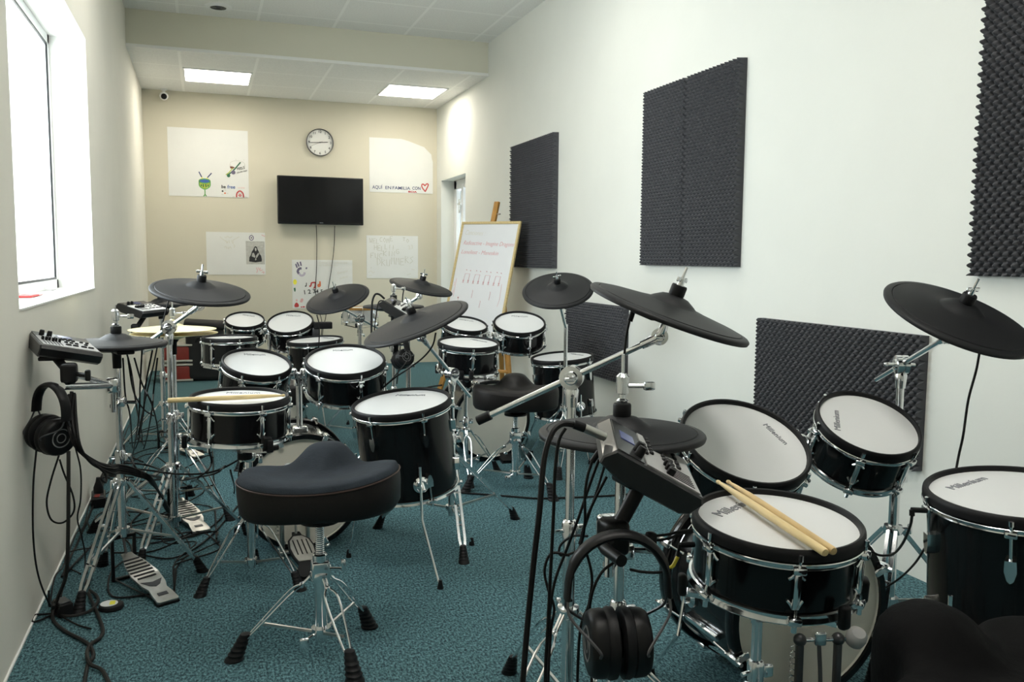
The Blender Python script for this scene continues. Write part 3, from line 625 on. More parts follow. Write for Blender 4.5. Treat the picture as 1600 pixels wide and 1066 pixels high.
def seat_outline(n=64):
    half = [(0, -.150), (.085, -.148), (.150, -.125), (.195, -.070), (.208, 0), (.200, .060), (.165, .098), (.115, .108), (.078, .128), (.055, .165), (.028, .190), (0, .196)]
    pts = half + [(-x, y) for x, y in reversed(half[1:-1])]
    return [(p.x, p.y) for p in catmull([(x, y, 0) for x, y in pts], 4, True)]
def throne(label, c, z, face, feet, seat='velour', hz=.20, lz=.07, roll=0., h=.10, sc_=1.0, group='saddle drum thrones', post=True, nose=.066):
    """c: column on the floor, z: top of the seat rim, face: heading of the saddle nose in degrees from +x"""
    c = V((c[0], c[1], 0)); t = thing('drum_throne', label, 'drum stool', c, group)
    ol = seat_outline(); top, side = (VELOUR, VINYL) if seat == 'velour' else (VELB, VELB) if seat == 'cloth' else (VINYL, VINYL)
    T = Matrix.Translation((c.x, c.y, z)) @ Matrix.Rotation(math.radians(face-90), 4, 'Z') @ Matrix.Rotation(math.radians(roll), 4, 'Y') @ Matrix.Diagonal((sc_, sc_, 1, 1))
    def ht(x, y):
        q = math.hypot(x/.205, y/.16)
        return nose*math.exp(-((x/.082)**2+((y-.120)/.090)**2)**1.7) + .030*min(1, abs(x)/.2)**2 + .012*max(0, -y/.15)**2 - .006
    rings = [.0, .2, .4, .6, .78, .9, .97, 1.0]; vs = []; fs = []; n = len(ol)
    for k, s in enumerate(rings):
        if k == 0: vs.append(V((0, 0.01, ht(0, .01)))); continue
        for x, y in ol:
            drop = 0 if s < .9 else (.004 if s < .95 else (.010 if s < .99 else .022))
            vs.append(V((x*s, y*s+.01*(1-s), ht(x*s, y*s)-drop)))
    idx = lambda k, i: 1+(k-1)*n+i % n
    for i in range(n): fs.append((0, idx(1, i), idx(1, i+1)))
    for k in range(1, len(rings)-1):
        for i in range(n): fs.append((idx(k, i), idx(k+1, i), idx(k+1, i+1), idx(k, i+1)))
    b = MB(c); b.T = T; b.add(vs, fs); b.build('cushion', top, t, 60)
    lev = [(1.0, 0, .022), (1.012, 0, .034), (1.015, .5, 0), (1.0, .9, 0), (.965, 1.0, 0), (.90, 1.03, 0)]; vs = []; fs = []
    for s, f, dd in lev:
        for x, y in ol: vs.append(V((x*s, y*s, (ht(x, y)-dd)*(1-f) + (-h)*f if f else ht(x, y)-dd)))
    for k in range(len(lev)-1):
        for i in range(n): j = (i+1) % n; fs.append((k*n+i, k*n+j, (k+1)*n+j, (k+1)*n+i))
    fs.append(tuple(range((len(lev)-1)*n, len(lev)*n)))
    b = MB(c); b.T = T; b.add(vs, fs); sd = b.build('side_cover', side, t, 60)
    if seat == 'velour':
        b = MB(c); b.T = T; b.tube([(x*1.012, y*1.012, ht(x, y)-.026) for x, y in ol], .0022, 6, True); b.build('piping', PIPE, sd)
    if not post: return t
    b = MB(c); b.lathe([(0, 0), (.055, 0), (.055, .008), (.022, .012), (.022, .035), (0, .035)], 20, Matrix.Translation((c.x, c.y, z-h-.040))); b.rbox((c.x+.05, c.y, z-h-.02), (.03, .04, .022), .004); b.build('seat_clamp', BPLAST, t)
    zt = z-h-.03; prof = [(0, hz+.03)]; zz = hz+.03
    while zz < zt: prof += [(.0112, zz), (.0125, zz+.002), (.0125, zz+.004), (.0112, zz+.006)]; zz += .006
    prof += [(.0112, zt), (0, zt)]
    b = MB(c); b.lathe(prof, 16, Matrix.Translation((c.x, c.y, 0))); b.build('threaded_post', CHROME, t)
    b = MB(c); b.lathe([(0, .035), (.0165, .035), (.0175, .04), (.0175, hz+.03), (.021, hz+.032), (.021, hz+.062), (.0175, hz+.066), (0, hz+.066)], 24, Matrix.Translation((c.x, c.y, 0))); b.build('column', CHROME, t)
    b = MB(c); b.rbox((c.x, c.y, hz+.02), (.05, .045, .05), .006); b.cyl((c.x, c.y, hz+.02), (c.x+.055, c.y-.02, hz+.02), .005, 8); b.rbox((c.x+.062, c.y-.022, hz+.03), (.014, .010, .036), .004, n=2); b.build('height_clamp', CHROME, t)
    b = MB(c); b.cyl((c.x, c.y, lz), (c.x-.045, c.y-.03, lz-.012), .005, 8); b.rbox((c.x-.05, c.y-.033, lz-.02), (.028, .012, .034), .005, n=2); b.build('wing_bolt', CHROME, t)
    tripod(t, c, c, hz, lz, feet, 'wire', .0175, fr=.026, fh=.078)
    return t

def sound_module(label, A, w, f, Wd, Dp, th=.042, face='dark', group='drum sound modules'):
    """A: rear corner at the player's left hand, w: along the rear edge to the other hand, f: towards the player"""
    w = V(w).normalized(); f = V(f); f = (f-w*f.dot(w)).normalized(); n = f.cross(w)
    o = V(A)+w*Wd; X = lambda u: Wd*(1-u)
    T = Matrix(((-w.x, f.x, n.x, o.x), (-w.y, f.y, n.y, o.y), (-w.z, f.z, n.z, o.z), (0, 0, 0, 1)))
    if n.z < 0: raise ValueError('module upside down')
    t = thing('sound_module', label, 'drum module', T, group)
    b = MB(); pr = [(0, 0), (Dp, 0), (Dp+.006, -.010), (Dp-.004, -th*.8), (Dp-.02, -th), (.03, -th*1.05), (-.014, -th*.75), (-.014, -.020)]; m = len(pr)
    b.add([V((x, y, z)) for x in (-.004, .0, Wd, Wd+.004) for y, z in [((yy-Dp/2)*(1 if 0 <= x <= Wd else .97)+Dp/2, (zz+th/2)*(1 if 0 <= x <= Wd else .86)-th/2) for yy, zz in pr]],
          [tuple(range(m)), tuple(reversed(range(3*m, 4*m)))]+[(k*m+i, k*m+(i+1) % m, (k+1)*m+(i+1) % m, (k+1)*m+i) for k in range(3) for i in range(m)])
    b.build('body', MODB, t, 30)
    b = MB(); b.box((Wd/2, Dp*.66, .0012), (Wd*.94, Dp*.62, .003)); b.build('control_panel', MODF if face == 'dark' else MODW, t, 0)
    b = MB(); b.box((Wd/2, Dp*.17, .0008), (Wd*.94, Dp*.31, .002)); b.build('display_panel', MODB, t, 0)
    b = MB(); b.box((X(.56), Dp*.17, .002), (Wd*.24, Dp*.17, .002)); b.build('screen', SCREEN, t, 0)
    for i in range(2): b = MB(); b.lathe([(0, .018), (.006, .018), (.0075, .014), (.008, 0)], 14, Matrix.Translation((X(.15+.13*i), Dp*.26, .001))); b.build('knob', BPLAST, t)
    for i in range(6):
        x = X(.09+.055*i); b = MB(); b.box((x, Dp*.78, .0032), (.0024, Dp*.27, .0012)); b.build('fader_slot', BPLAST, t, 0)
        b = MB(); b.rbox((x, Dp*(.62+.015*(i % 2)), .008), (.0068, .013, .012), .0015, n=1); b.build('fader', BPLAST, t)
    for yy, xs in ((.46, (.46, .55, .64, .78, .88)), (.62, (.48, .57, .66, .82)), (.80, (.48, .60, .74, .86)), (.38, (.36, .44, .52, .60))):
        for u in xs:
            b = MB(); b.rbox((X(u), Dp*yy, .0042), (.017 if yy > .7 else .011, .008, .006), .002, n=1); b.build('button', BPLAST if face != 'light' else DSTEEL, t)
    return t, lambda u, v, h=0.: T @ V((X(u), Dp*v, h))

def headphones(label, c, ax, group='black headphones', R=.078, drop=.115, cr=.045, gap=.024, tilt=0.):
    """c: middle of the headband arc, ax: direction through the two cups"""
    ax = V(ax); ax.z = 0; ax.normalize(); T = place(c, V((0, 0, 1)), ax) @ Matrix.Rotation(math.radians(tilt), 4, 'Y')
    t = thing('headphones', label, 'headphones', T, group)
    arc = [(R*math.cos(a), 0, R*math.sin(a)*1.02) for a in [PI*(i/20) for i in range(21)]]
    arc = [(R*1.02, 0, -.02)] + arc + [(-R*1.02, 0, -.02)]
    b = MB(); n = len(arc)
    for sgn in (0,):
        vs = []; fs = []; q = 10
        for i, p in enumerate(arc):
            p = V(p); rad = V((p.x, 0, max(p.z, 0))).normalized() if p.z > 0 else V((1 if p.x > 0 else -1, 0, 0)); wy = .0165; wr = .008 if 3 < i < n-4 else .0055
            for j in range(q): a = 2*PI*j/q; vs.append(p+rad*math.sin(a)*wr+V((0, math.cos(a)*wy, 0)))
        for i in range(n-1):
            for j in range(q): fs.append((i*q+j, i*q+(j+1) % q, (i+1)*q+(j+1) % q, (i+1)*q+j))
        fs += [tuple(range(q)), tuple(range((n-1)*q, n*q))]; b.add(vs, fs)
    b.build('headband', BPLAST, t)
    for s in (-1, 1):
        b = MB(); cx = s*gap; cz = -drop
        for q in (-1, 1): b.tube(catmull([(s*R*1.02, q*.006, -.02), (s*R*.98, q*.02, -.045), (s*(gap+.014), q*cr*.99, cz+.012), (s*(gap+.012), q*cr*1.0, cz)], 5), .0026, 6)
        b.build('yoke', DSTEEL, t)
        TT = place((cx-s*.004, 0, cz), V((s, 0, 0)))
        b = MB(); b.lathe([(0, 0), (cr, 0), (cr*1.02, .004), (cr, .018), (cr*.92, .025), (cr*.82, .027), (0, .027)], 32, TT); cup = b.build('ear_cup', BPLAST, t)
        b = MB(); b.lathe([(cr*.45, -.016), (cr*.85, -.020), (cr*1.04, -.016), (cr*1.06, -.007), (cr*.98, 0), (cr*.4, 0)], 32, TT); b.build('ear_pad', RUBBER, t)
        b = MB(); b.lathe([(cr*.46, .0272), (cr*.52, .0272), (cr*.52, .0285), (cr*.46, .0285)], 28, TT, True); b.lathe([(cr*.22, .0272), (cr*.27, .0272), (cr*.27, .0285), (cr*.22, .0285)], 20, TT, True); b.build('cup_emblem', mat('emblem_grey', (.18, .18, .18), .5, var=.1), cup)
    return t

def cable(pts, label, r=.0032, group=None, m=None, k=6, cat='cable', name='cable'):
    pts = catmull(pts, k); o = V((pts[0].x, pts[0].y, 0)); b = MB(o); b.tube(pts, r, 7)
    ob = b.build(name, m or CABLE, None); ob.location = o
    return tag(ob, label, cat, group)

def stick(label, a, e, m, r=.0075):
    a = V(a); e = V(e); L = (e-a).length; t = thing('drumstick', label, 'drumstick', place(a, e-a), 'drumsticks resting on snare drums')
    b = MB(); b.lathe([(0, 0), (r*.8, 0), (r*.97, .003), (r, .008), (r, L*.66), (r*.92, L*.75), (r*.62, L*.90), (r*.42, L*.965)], 16); b.build('shaft', m, t)
    b = MB(); z = L*.963; b.lathe([(r*.40, z), (r*.55, z+L*.008), (r*.62, z+L*.018), (r*.5, z+L*.03), (0, z+L*.037)], 14); b.build('tip', m, t)
    return t
def foam_panel(label, y0, y1, z0, z1, group='egg-crate foam panels', p=.0335, amp=.019, base=.012, step=.0040):
    """pyramid foam: y/z rectangle on the wall at x = XR, peaks pointing into the room"""
    ny, nz = max(2, round((y1-y0)/step)), max(2, round((z1-z0)/step)); vs = []; fs = []
    for i in range(ny+1):
        for j in range(nz+1):
            y = (y1-y0)*i/ny; z = (z1-z0)*j/nz; a = math.cos(2*PI*y/p)*math.cos(2*PI*(z)/p)
            hgt = base+2*amp*((1+a)/2)**.75
            vs.append(V((XR-hgt+.002, y0+y, z0+z)))
    m = nz+1
    for i in range(ny):
        for j in range(nz): fs.append((i*m+j, (i+1)*m+j, (i+1)*m+j+1, i*m+j+1))
    rim = [(i, 0) for i in range(ny+1)]+[(ny, j) for j in range(1, nz+1)]+[(i, nz) for i in range(ny-1, -1, -1)]+[(0, j) for j in range(nz-1, 0, -1)]
    s0 = len(vs); vs += [V((XR+.002, y0+(y1-y0)*i/ny, z0+(z1-z0)*j/nz)) for i, j in rim]; L = len(rim)
    for k in range(L):
        q = (k+1) % L; a = rim[k]; c = rim[q]; fs.append((a[0]*m+a[1], c[0]*m+c[1], s0+q, s0+k))
    fs.append(tuple(range(s0, s0+L)))
    o = V((XR, (y0+y1)/2, (z0+z1)/2)); b = MB(o); b.add(vs, fs); ob = b.build('foam_panel', FOAM, None, 50); ob.location = o
    return tag(ob, label, 'foam panel', group)
# ------------------------------------------------------------------ the four electronic kits
KA, KB, KC, KD = 'kit whose snare carries two sticks', 'kit whose snare carries one stick', 'kit beneath the wall posters', 'kit before the whiteboard easel'
R10, R12, R14 = .129, .155, .180
up = (0, 0, 1); FWD = (.335, .942)
# --- kit A : beside the foam-covered wall
SNA = V((.990, 1.310, .639)); nSA = V((-.008, -.091, .996))
drum('snare_drum', 'black snare drum with two crossed drumsticks lying on its white head', SNA, nSA, R12, .125, (-.38, .72), -.35, box=-.15, strainer=-1.05, ends=((1120.8,806),(1176,781)))
drum('tom_drum', 'large tilted black tom between the paired-stick snare and the foam wall', (1.180, 1.691, .699), (-.027, -.483, .875), R12, .145, (.62, .22), .35, ends=((1194.8,663.8),(1228.6,694.6)))
drum('tom_drum', 'small tilted black tom in front of the low wide foam panel', (1.550, 1.707, .717), (-.074, -.474, .878), R10, .125, (-.55, .36), -.20, box=-.5, ends=((1309,672.8),(1306,642.2)))
drum('floor_tom', 'black floor tom cut off by the photo edge beside a black seat', (1.580, 1.304, .642), (-.083, -.021, .996), R14, .32, (-.37, .68), .15, floor_tom=True, legs=[(1.345, 1.30, 0), (1.72, 1.51, 0), (1.72, 1.09, 0)], ends=((1484.4,764.4),(1537.7,747.8)))
nCA = V((.270, -.207, .940)); CA = V((.969, 1.685, 1.010))
cymbal('cymbal_pad', 'black cymbal pad tilted down to one side on a long boom above the drum module', CA, nCA, .185, (-.5, -.85), spin=.9)
boom_stand('chrome boom stand holding the tilted black cymbal above the drum module', (.783, 1.8), (.785, 1.8, .853), CA, nCA, .235, None, .33, 215, .30, .10, tip=True)
nC2 = V((.061, -.448, .892)); C2 = V((1.764, 1.650, .991))
cymbal('cymbal_pad', 'black cymbal pad cut off by the photo edge above the floor tom', C2, nC2, .185, (.2, -1), spin=.5)
boom_stand('chrome boom stand in front of the low wide foam panel', (1.88, 1.95), (1.88, 1.95, .829), C2, nC2, .21, feet_at((1.88, 1.95), .30, 100), hz=.345, lz=.13, style='strip')
HA = V((.749, 1.474, .794))
cymbal('hihat_pad', 'flat black hi-hat pad partly hidden behind the blue-screened drum module', HA, (0, 0, 1), .160, (.3, -1), kind='hat', nut=False, group='black hi-hat pads')
hihat_stand('chrome hi-hat stand rising behind the big hanging headphones', (HA.x, HA.y), HA.z, feet_at((HA.x, HA.y), .27, 250), .27, .09, (.86, 1.21), rodtop=.942)
snare_stand('chrome stand under the snare with two sticks', (1.035, 1.42), SNA-nSA*.128, R12, feet_at((1.035, 1.42), .22, 30), yaw=-80)
bass_drum('black bass drum below the snare with two sticks', (1.40, 1.70, .255), .232, .36, [(1.12, 2.0), (1.68, 2.0)], dict(post=(1.395, 1.86, .66), arms=[(1.27, 1.74, .64), (1.48, 1.79, .655)]))
kick_pedal('dark bass drum pedal below the snare with two sticks', (1.39, 1.66), (1.31, 1.36), 'dark', beat=(.085, -.03, -.005))
throne('black cloth saddle drum stool cut off by the photo corner', (1.045, .845), .555, 112, feet_at((1.045, .845), .26, 45), 'cloth', h=.115)
for a0, e0, m, l in (((1120, 752), (1290, 864), WOOD, 'pale drumstick lying parallel beside a browner stick on a snare'), ((1136, 752), (1303, 862), WOODD, 'browner drumstick lying parallel beside a pale stick on a snare')):
    q = (nSA.x, nSA.y)
    def onhead(p, lift): 
        d = at(p[0], p[1], z=1.0)-CAM; tt = ((SNA+nSA*lift-CAM).dot(nSA))/d.dot(nSA); return CAM+d*tt
    stick(l, onhead(e0, .0195), onhead(a0, .0165), m)
# --- kit B : in front of the window wall
SNB = V((.097, 2.871, .669)); nSB = V((.019, -.036, .999))
drum('snare_drum', 'black snare drum with a single drumstick lying across it', SNB, nSB, R12, .130, FWD, .22, strainer=-.75, ends=((353.9,614.5),(406.4,614.5)))
drum('tom_drum', 'tilted black tom straight behind the snare with a single stick', (.179, 3.377, .718), (.102, -.308, .946), R10, .125, FWD, .45, ends=((381.3,554.3),(414.3,554.9)))
drum('tom_drum', 'tilted black tom between the single-stick snare and the brown-piped stool', (.506, 3.346, .723), (-.040, -.278, .960), R12, .135, FWD, .05, ends=((520.2,548.4),(550.9,547)))
drum('floor_tom', 'black floor tom on bent chrome legs behind the blue-black stool', (.656, 3.023, .602), (-.123, -.081, .989), R14, .325, FWD, .0, floor_tom=True, legs=[at(688, 920, z=0), at(545, 871, z=0), at(737, 852, z=0)], ends=((619.2,618.2),(664.5,617.8)))
nCB = V((.099, -.220, .970)); CB = V((-.015, 3.518, .992))
cymbal('cymbal_pad', 'black cymbal pad hanging in front of the golden hi-hat cymbals', CB, nCB, .185, (-.3, -1), spin=.2)
boom_stand('chrome boom stand next to the snare with a single stick', (-.135, 3.55), (-.133, 3.55, .850), CB, nCB, .14, [(.146, 3.579), (-.455, 3.80), (-.245, 3.31)], hz=.31, lz=.10, style='strip')
nRB = V((-.378, -.066, .923)); RB = V((.749, 3.202, .881))
cymbal('cymbal_pad', 'wide black cymbal pad steeply tilted above the floor tom with chrome legs', RB, nRB, .210, (.7, .1), spin=1.0)
boom_stand('chrome boom stand beside the floor tom and blue-black stool', (.92, 3.3), (.92, 3.3, .662), RB, nRB, .15, [tuple(at(805, 811, z=0))[:2], tuple(at(725, 880, z=0))[:2], (.655, 3.50)], hz=.33, lz=.12, style='strip')
HB = V((-.287, 3.2, .830))
cymbal('hihat_pad', 'flat black hi-hat pad beside the module with hanging headphones by the window wall', HB, (.01, -.02, 1), .163, (.6, -.8), kind='hat', nut=False, group='black hi-hat pads')
hihat_stand('chrome hi-hat stand with a silver grooved foot pedal', (HB.x, HB.y), HB.z, [(-.03, 3.195), (-.40, 2.938), (-.374, 3.369)], .348, .175, tuple(at(264, 945, z=0))[:2], rodtop=.955, FH=.155, style='strip')
snare_stand('chrome stand under the snare with a single stick', (.130, 3.035), SNB-nSB*.133, R12, [tuple(at(312, 932, z=0))[:2], tuple(at(470, 922, z=0))[:2], (.15, 3.24)], yaw=-60, hz=.235, lz=.075)
bass_drum('black bass drum with cream head behind the brown-piped stool', (.336, 3.308, .227), .226, .37, [(.10, 3.62), (.62, 3.66)], dict(post=(.345, 3.50, .66), arms=[(.235, 3.43, .665), (.425, 3.40, .665)]))
kick_pedal('bass drum pedal with striped grip behind the brown-piped stool', (.30, 3.28), tuple(at(490, 906, z=0))[:2], 'steel', beat=(-.02, -.04, .12))
throne('blue-black saddle drum stool with brown piping', (.289, 2.415), .520, 72, [tuple(at(365, 1032, z=0))[:2], tuple(at(555, 1066, z=0))[:2], tuple(at(578, 980, z=0))[:2]], 'velour', hz=.225, lz=.065, roll=-3, h=.098, sc_=1.06)
def onb(p, lift):
    d = at(p[0], p[1], z=1.0)-CAM; return CAM+d*(((SNB+nSB*lift-CAM).dot(nSB))/d.dot(nSB))
stick('single pale drumstick lying across the snare in front of the window wall', onb((262, 626), .0185), onb((446, 618), .0150), WOOD, .0078)
# --- kit C : beneath the posters
SNC = V((.128, 5.233, .652))
drum('snare_drum', 'black snare drum beside the golden hi-hat cymbals', SNC, up, R12, .150, FWD, .15)
drum('tom_drum', 'small tilted black tom below the portrait poster', (.248, 6.043, .697), (-.013, -.355, .935), R10, .150, FWD, .2)
drum('tom_drum', 'tilted black tom below the handprint poster', (.538, 5.985, .682), (-.132, -.405, .905), R12, .150, FWD, .1)
drum('floor_tom', 'black floor tom below the cymbal in front of the handprint poster', (.664, 5.671, .586), (-.063, -.03, .998), R14, .32, (.75, .5), .1, floor_tom=True, legs=[(.70, 5.43, 0), (.46, 5.80, 0), (.89, 5.80, 0)])
nCC = V((-.308, -.296, .904)); CC = V((.716, 5.010, .893))
cymbal('cymbal_pad', 'black cymbal pad covering part of the handprint poster', CC, nCC, .185, (.8, -.2), spin=1.2)
boom_stand('slim chrome stand of the cymbal before the handprint poster', (.845, 5.12), at(562, 497, y=5.12), CC, nCC, .17, None, .28, 60, .33, .1)
HC = at(251, 474, y=5.35)
cymbal('hihat_pad', 'flat black hi-hat pad beside the white-faced drum module', HC, (0, 0, 1), .155, (.5, -.8), kind='hat', nut=False, group='black hi-hat pads')
hihat_stand('chrome hi-hat stand behind the golden hi-hat cymbals', (HC.x, HC.y), HC.z, feet_at((HC.x, HC.y), .26, 200), .27, .09, (-.05, 5.05), clutch=HC.z+.05)
snare_stand('chrome stand under the snare beside the golden cymbals', (.15, 5.33), SNC-V((0, 0, .152)), R12, feet_at((.15, 5.33), .22, 200), yaw=40)
bass_drum('black bass drum half hidden behind the single-stick kit', (.40, 5.76, .225), .225, .36, [(.15, 6.0), (.64, 6.05)], dict(post=(.40, 5.98, .62), arms=[(.30, 6.02, .63), (.47, 6.0, .615)]))
throne('black drum stool mostly hidden behind two tilted toms', (.345, 4.86), .43, 88, feet_at((.345, 4.86), .26, 100), 'vinyl')
# --- kit D : before the easel
SND = V((1.233, 4.115, .700)); nSD = V((.011, -.114, .993))
drum('snare_drum', 'black snare drum in front of the whiteboard easel', SND, nSD, R12, .140, (.75, .65), .2, strainer=-1.2)
drum('tom_drum', 'small black tom behind the snare and below the whiteboard', (1.395, 4.726, .745), (.035, -.283, .958), R10, .13, FWD, .3)
drum('tom_drum', 'tilted black tom between the whiteboard and the foam wall', (1.746, 4.784, .744), (-.096, -.353, .931), R12, .14, FWD, -.1)
drum('floor_tom', 'black floor tom standing against the foam wall beside a black stool', (1.904, 4.504, .567), (-.090, -.02, .996), R14, .33, (.9, .3), .25, floor_tom=True, legs=[tuple(at(818, 702, z=0)), (1.98, 4.27, 0), (2.10, 4.66, 0)])
nD1 = V((.169, -.196, .966)); D1 = V((1.177, 4.883, .962))
cymbal('cymbal_pad', 'black cymbal pad below the scribbled Welcome poster', D1, nD1, .185, (-.6, -.6), spin=.3)
boom_stand('chrome cymbal stand behind the module with the plugged jack', (1.11, 4.93), (1.11, 4.93, .86), D1, nD1, .05, None, .30, 80, .33, .1)
nD2 = V((-.249, -.393, .885)); D2 = V((1.707, 4.108, .970))
cymbal('cymbal_pad', 'round black cymbal pad below the farthest upper foam panel', D2, nD2, .185, (.2, -1), spin=.3)
boom_stand('slim chrome cymbal stand before the lower foam panel near the easel', (1.815, 4.235), (1.805, 4.225, .80), D2, nD2, .12, feet_at((1.815, 4.235), .26, 0), hz=.33, lz=.10, straight=True)
HD = at(615, 477.5, y=4.4)
cymbal('hihat_pad', 'flat black hi-hat pad crossing behind the module with plugged cables', HD, (0, 0, 1), .157, (0, -1), kind='hat', nut=False, group='black hi-hat pads')
hihat_stand('chrome hi-hat stand behind the steeply tilted wide cymbal', (HD.x, HD.y), HD.z, feet_at((HD.x, HD.y), .27, 75), .27, .09, (1.03, 4.12), clutch=HD.z+.06)
snare_stand('chrome stand under the snare before the whiteboard', (1.245, 4.20), SND-nSD*.142, R12, feet_at((1.245, 4.20), .21, 260), yaw=20, hz=.25)
bass_drum('black bass drum with pale head below the black stool before the easel', (1.487, 4.50, .227), .226, .36, [(1.22, 4.8), (1.75, 4.8)], dict(post=(1.54, 4.70, .64), arms=[(1.46, 4.72, .68), (1.65, 4.74, .675)]))
kick_pedal('black bass drum pedal behind the black stool before the easel', tuple(at(775, 706, z=0))[:2], tuple(at(797, 724, z=0))[:2], 'dark', beat=(.0, -.06, .10))
throne('black vinyl saddle drum stool in front of the easel kit', (1.418, 3.93), .492, 72, [tuple(at(727, 768, z=0))[:2], tuple(at(865, 782, z=0))[:2], tuple(at(826, 747, z=0))[:2]], 'vinyl', hz=.235, lz=.075, h=.09)
# ------------------------------------------------------------------ modules, mounts, headphones
def atd(px, py, depth):
    d = CF*FPX + CR*(px-800) + CU*(533-py); return CAM + d*(depth/FPX)
A = at(964, 703, y=1.22)
mA, pA = sound_module('dark drum module with blue screen at the paired-stick kit', A, (.084, .2, .011), (.13, -.04, -.074), .215, .158)
A = atd(45, 517, 2.75); D = atd(98, 549, 2.58); Cc = atd(174, 560, 2.67)
mB, pB = sound_module('dark drum module by the window wall with headphones under it', A, Cc-D, D-A, .172, .205)
A = at(184, 474, y=5.05); D = at(210, 488.5, y=4.88); Cc = at(244.5, 485, y=4.98)
mC, pC = sound_module('white-faced drum module behind the single-stick kit by the window wall', A, Cc-D, D-A, .17, .19, face='light')
mD, pD = sound_module('dark drum module with plugged jacks below the Welcome poster', at(600, 470, y=4.02), (.084, .2, .011), (.13, -.04, -.080), .20, .155, face='light')

def mount(label, top, mid, clamp, pole_pt, bar=None):
    t = thing('module_mount', label, 'clamp', (mid.x, mid.y, mid.z), 'module mounts'); o = V(mid)
    b = MB(o); b.rbox(top, (.09, .07, .012), .004); b.tube([top, mid], .013, 12); b.build('support_arm', BPLAST, t)
    b = MB(o); b.rbox(mid, (.045, .05, .06), .010); b.cyl(mid, mid+V((.05, -.03, -.005)), .007, 8); b.rbox(mid+V((.055, -.033, -.005)), (.016, .02, .034), .005, n=2); b.build('swivel', BPLAST, t)
    b = MB(o); b.tube([mid, clamp], .0095, 12)
    if bar is not None: b.tube([bar, clamp], .0115, 14)
    b.build('bar', CHROME, t)
    b = MB(o); b.rbox(clamp, (.04, .04, .05), .008); b.cyl(clamp+V((0, 0, .02)), clamp-V((0, 0, .09)), .009, 12); b.tube([clamp-V((0, 0, .07)), V((pole_pt.x, pole_pt.y, clamp.z-.07))], .012, 8); b.rbox(V((pole_pt.x, pole_pt.y, clamp.z-.07)), (.045, .05, .032), .006); b.cyl(V((pole_pt.x, pole_pt.y, clamp.z-.07)), V((pole_pt.x+.06, pole_pt.y-.03, clamp.z-.07)), .006, 8); b.build('pole_clamp', CHROME, t)
    return t
mount('black arm under the module with the blue screen', pA(.5, .55, -.045), at(958, 838, y=1.30), at(952, 826, y=1.40), V((HA.x, HA.y, 0)))
bm = atd(108, 583, 2.62)
mount('black arm under the module by the window wall', pB(.35, .72, -.045), bm, atd(176, 602, 2.86), V((HB.x, HB.y, 0)), bar=atd(97, 604, 2.58))
mount('black arm under the white-faced module', pC(.5, .6, -.045), at(212, 515, y=5.0), at(222, 528, y=5.05), V((HC.x, HC.y, 0)))
mount('black arm under the module with plugged jacks', pD(.5, .55, -.045), at(612, 513, y=4.15), at(612, 522, y=4.25), V((HD.x, HD.y, 0)))
hpA = atd(966, 914, 1.385)
headphones('big black headphones hanging below the module with blue screen', hpA, RT*.97+FW*.1, R=.081, drop=.096, cr=.054, gap=.026)
b_hook = thing('headphone_hook', 'small black knob carrying the headphones under the blue-screened module', 'hook', at(966, 872, y=1.24))
b = MB(at(966, 872, y=1.24)); p = at(966, 873, y=1.22); b.cyl(p+V((0, -.012, 0)), p+V((0, .05, 0)), .010, 16); b.tube([p+V((0, .05, 0)), at(960, 838, y=1.29)], .008, 10); b.build('peg', BPLAST, b_hook)
hpB = atd(80, 640, 2.60)
headphones('black headphones hanging by the window wall', hpB, RT*.86-FW*.5, R=.074, drop=.078, cr=.056, gap=.030, tilt=6)
hpD = at(627, 548, y=4.25)
headphones('black headphones hanging beside the steeply tilted wide cymbal', hpD, RT*.5-FW*.8, R=.07, drop=.045, cr=.045, gap=.028, tilt=-20)

# golden acoustic hi-hat, acrylic snare, bag, crates
GH = at(270, 514, y=3.98)
cymbal('hihat_cymbal', 'upper golden hi-hat cymbal in front of the black bag', GH, (0, 0, 1), .178, kind='brass', group='golden hi-hat cymbals')
cymbal('hihat_cymbal', 'lower golden hi-hat cymbal lying upturned under its twin', GH-V((-.006, 0, .020)), (0, .0001, -1), .178, kind='brass', group='golden hi-hat cymbals')
hihat_stand('chrome hi-hat stand with the golden cymbals', (GH.x, GH.y), GH.z-.02, feet_at((GH.x, GH.y), .28, 80), .34, .10, (GH.x+.10, GH.y-.34), clutch=GH.z+.08, plate='silver')
sx = at(562, 480, y=8.2); t = thing('snare_drum', 'clear acrylic snare drum with wooden hoop against the far wall', 'drum', sx); o = sx
b = MB(o); b.lathe([(.155, -.02), (.16, -.02), (.16, -.125), (.155, -.125)], 40, Matrix.Translation(sx)); b.build('shell', CLEAR, t)
for z in (.0, -.14): b = MB(o); b.lathe([(.158, z), (.172, z), (.172, z-.022), (.158, z-.022)], 40, Matrix.Translation(sx), True); b.build('hoop', CHROME if z else EASELW, t)
b = MB(o); b.lathe([(0, -.006), (.158, -.006), (.158, -.01), (0, -.01)], 40, Matrix.Translation(sx)); b.build('head', HEADW, t)
for i in range(8):
    a = 2*PI*i/8; b = MB(o); d = V((math.cos(a), math.sin(a), 0)); b.cyl(sx+d*.172+V((0, 0, .004)), sx+d*.172+V((0, 0, -.165)), .003, 6); b.rbox(sx+d*.168+V((0, 0, -.078)), (.016, .016, .05), .004, n=1); b.build('lug', CHROME, t)
snare_stand('chrome stand of the clear acrylic snare drum', (sx.x, sx.y), sx-V((0, 0, .165)), .165, feet_at((sx.x, sx.y), .24, 270), yaw=250)
bp = at(322, 596, z=0); bp = V((bp.x, bp.y+.16, 0)); t = thing('equipment_bag', 'black soft equipment bag behind the golden hi-hat cymbals', 'bag', bp)
b = MB(bp); b.rbox(bp+V((0, 0, .245)), (.33, .30, .49), .05, n=4); b.build('body', BAGC, t)
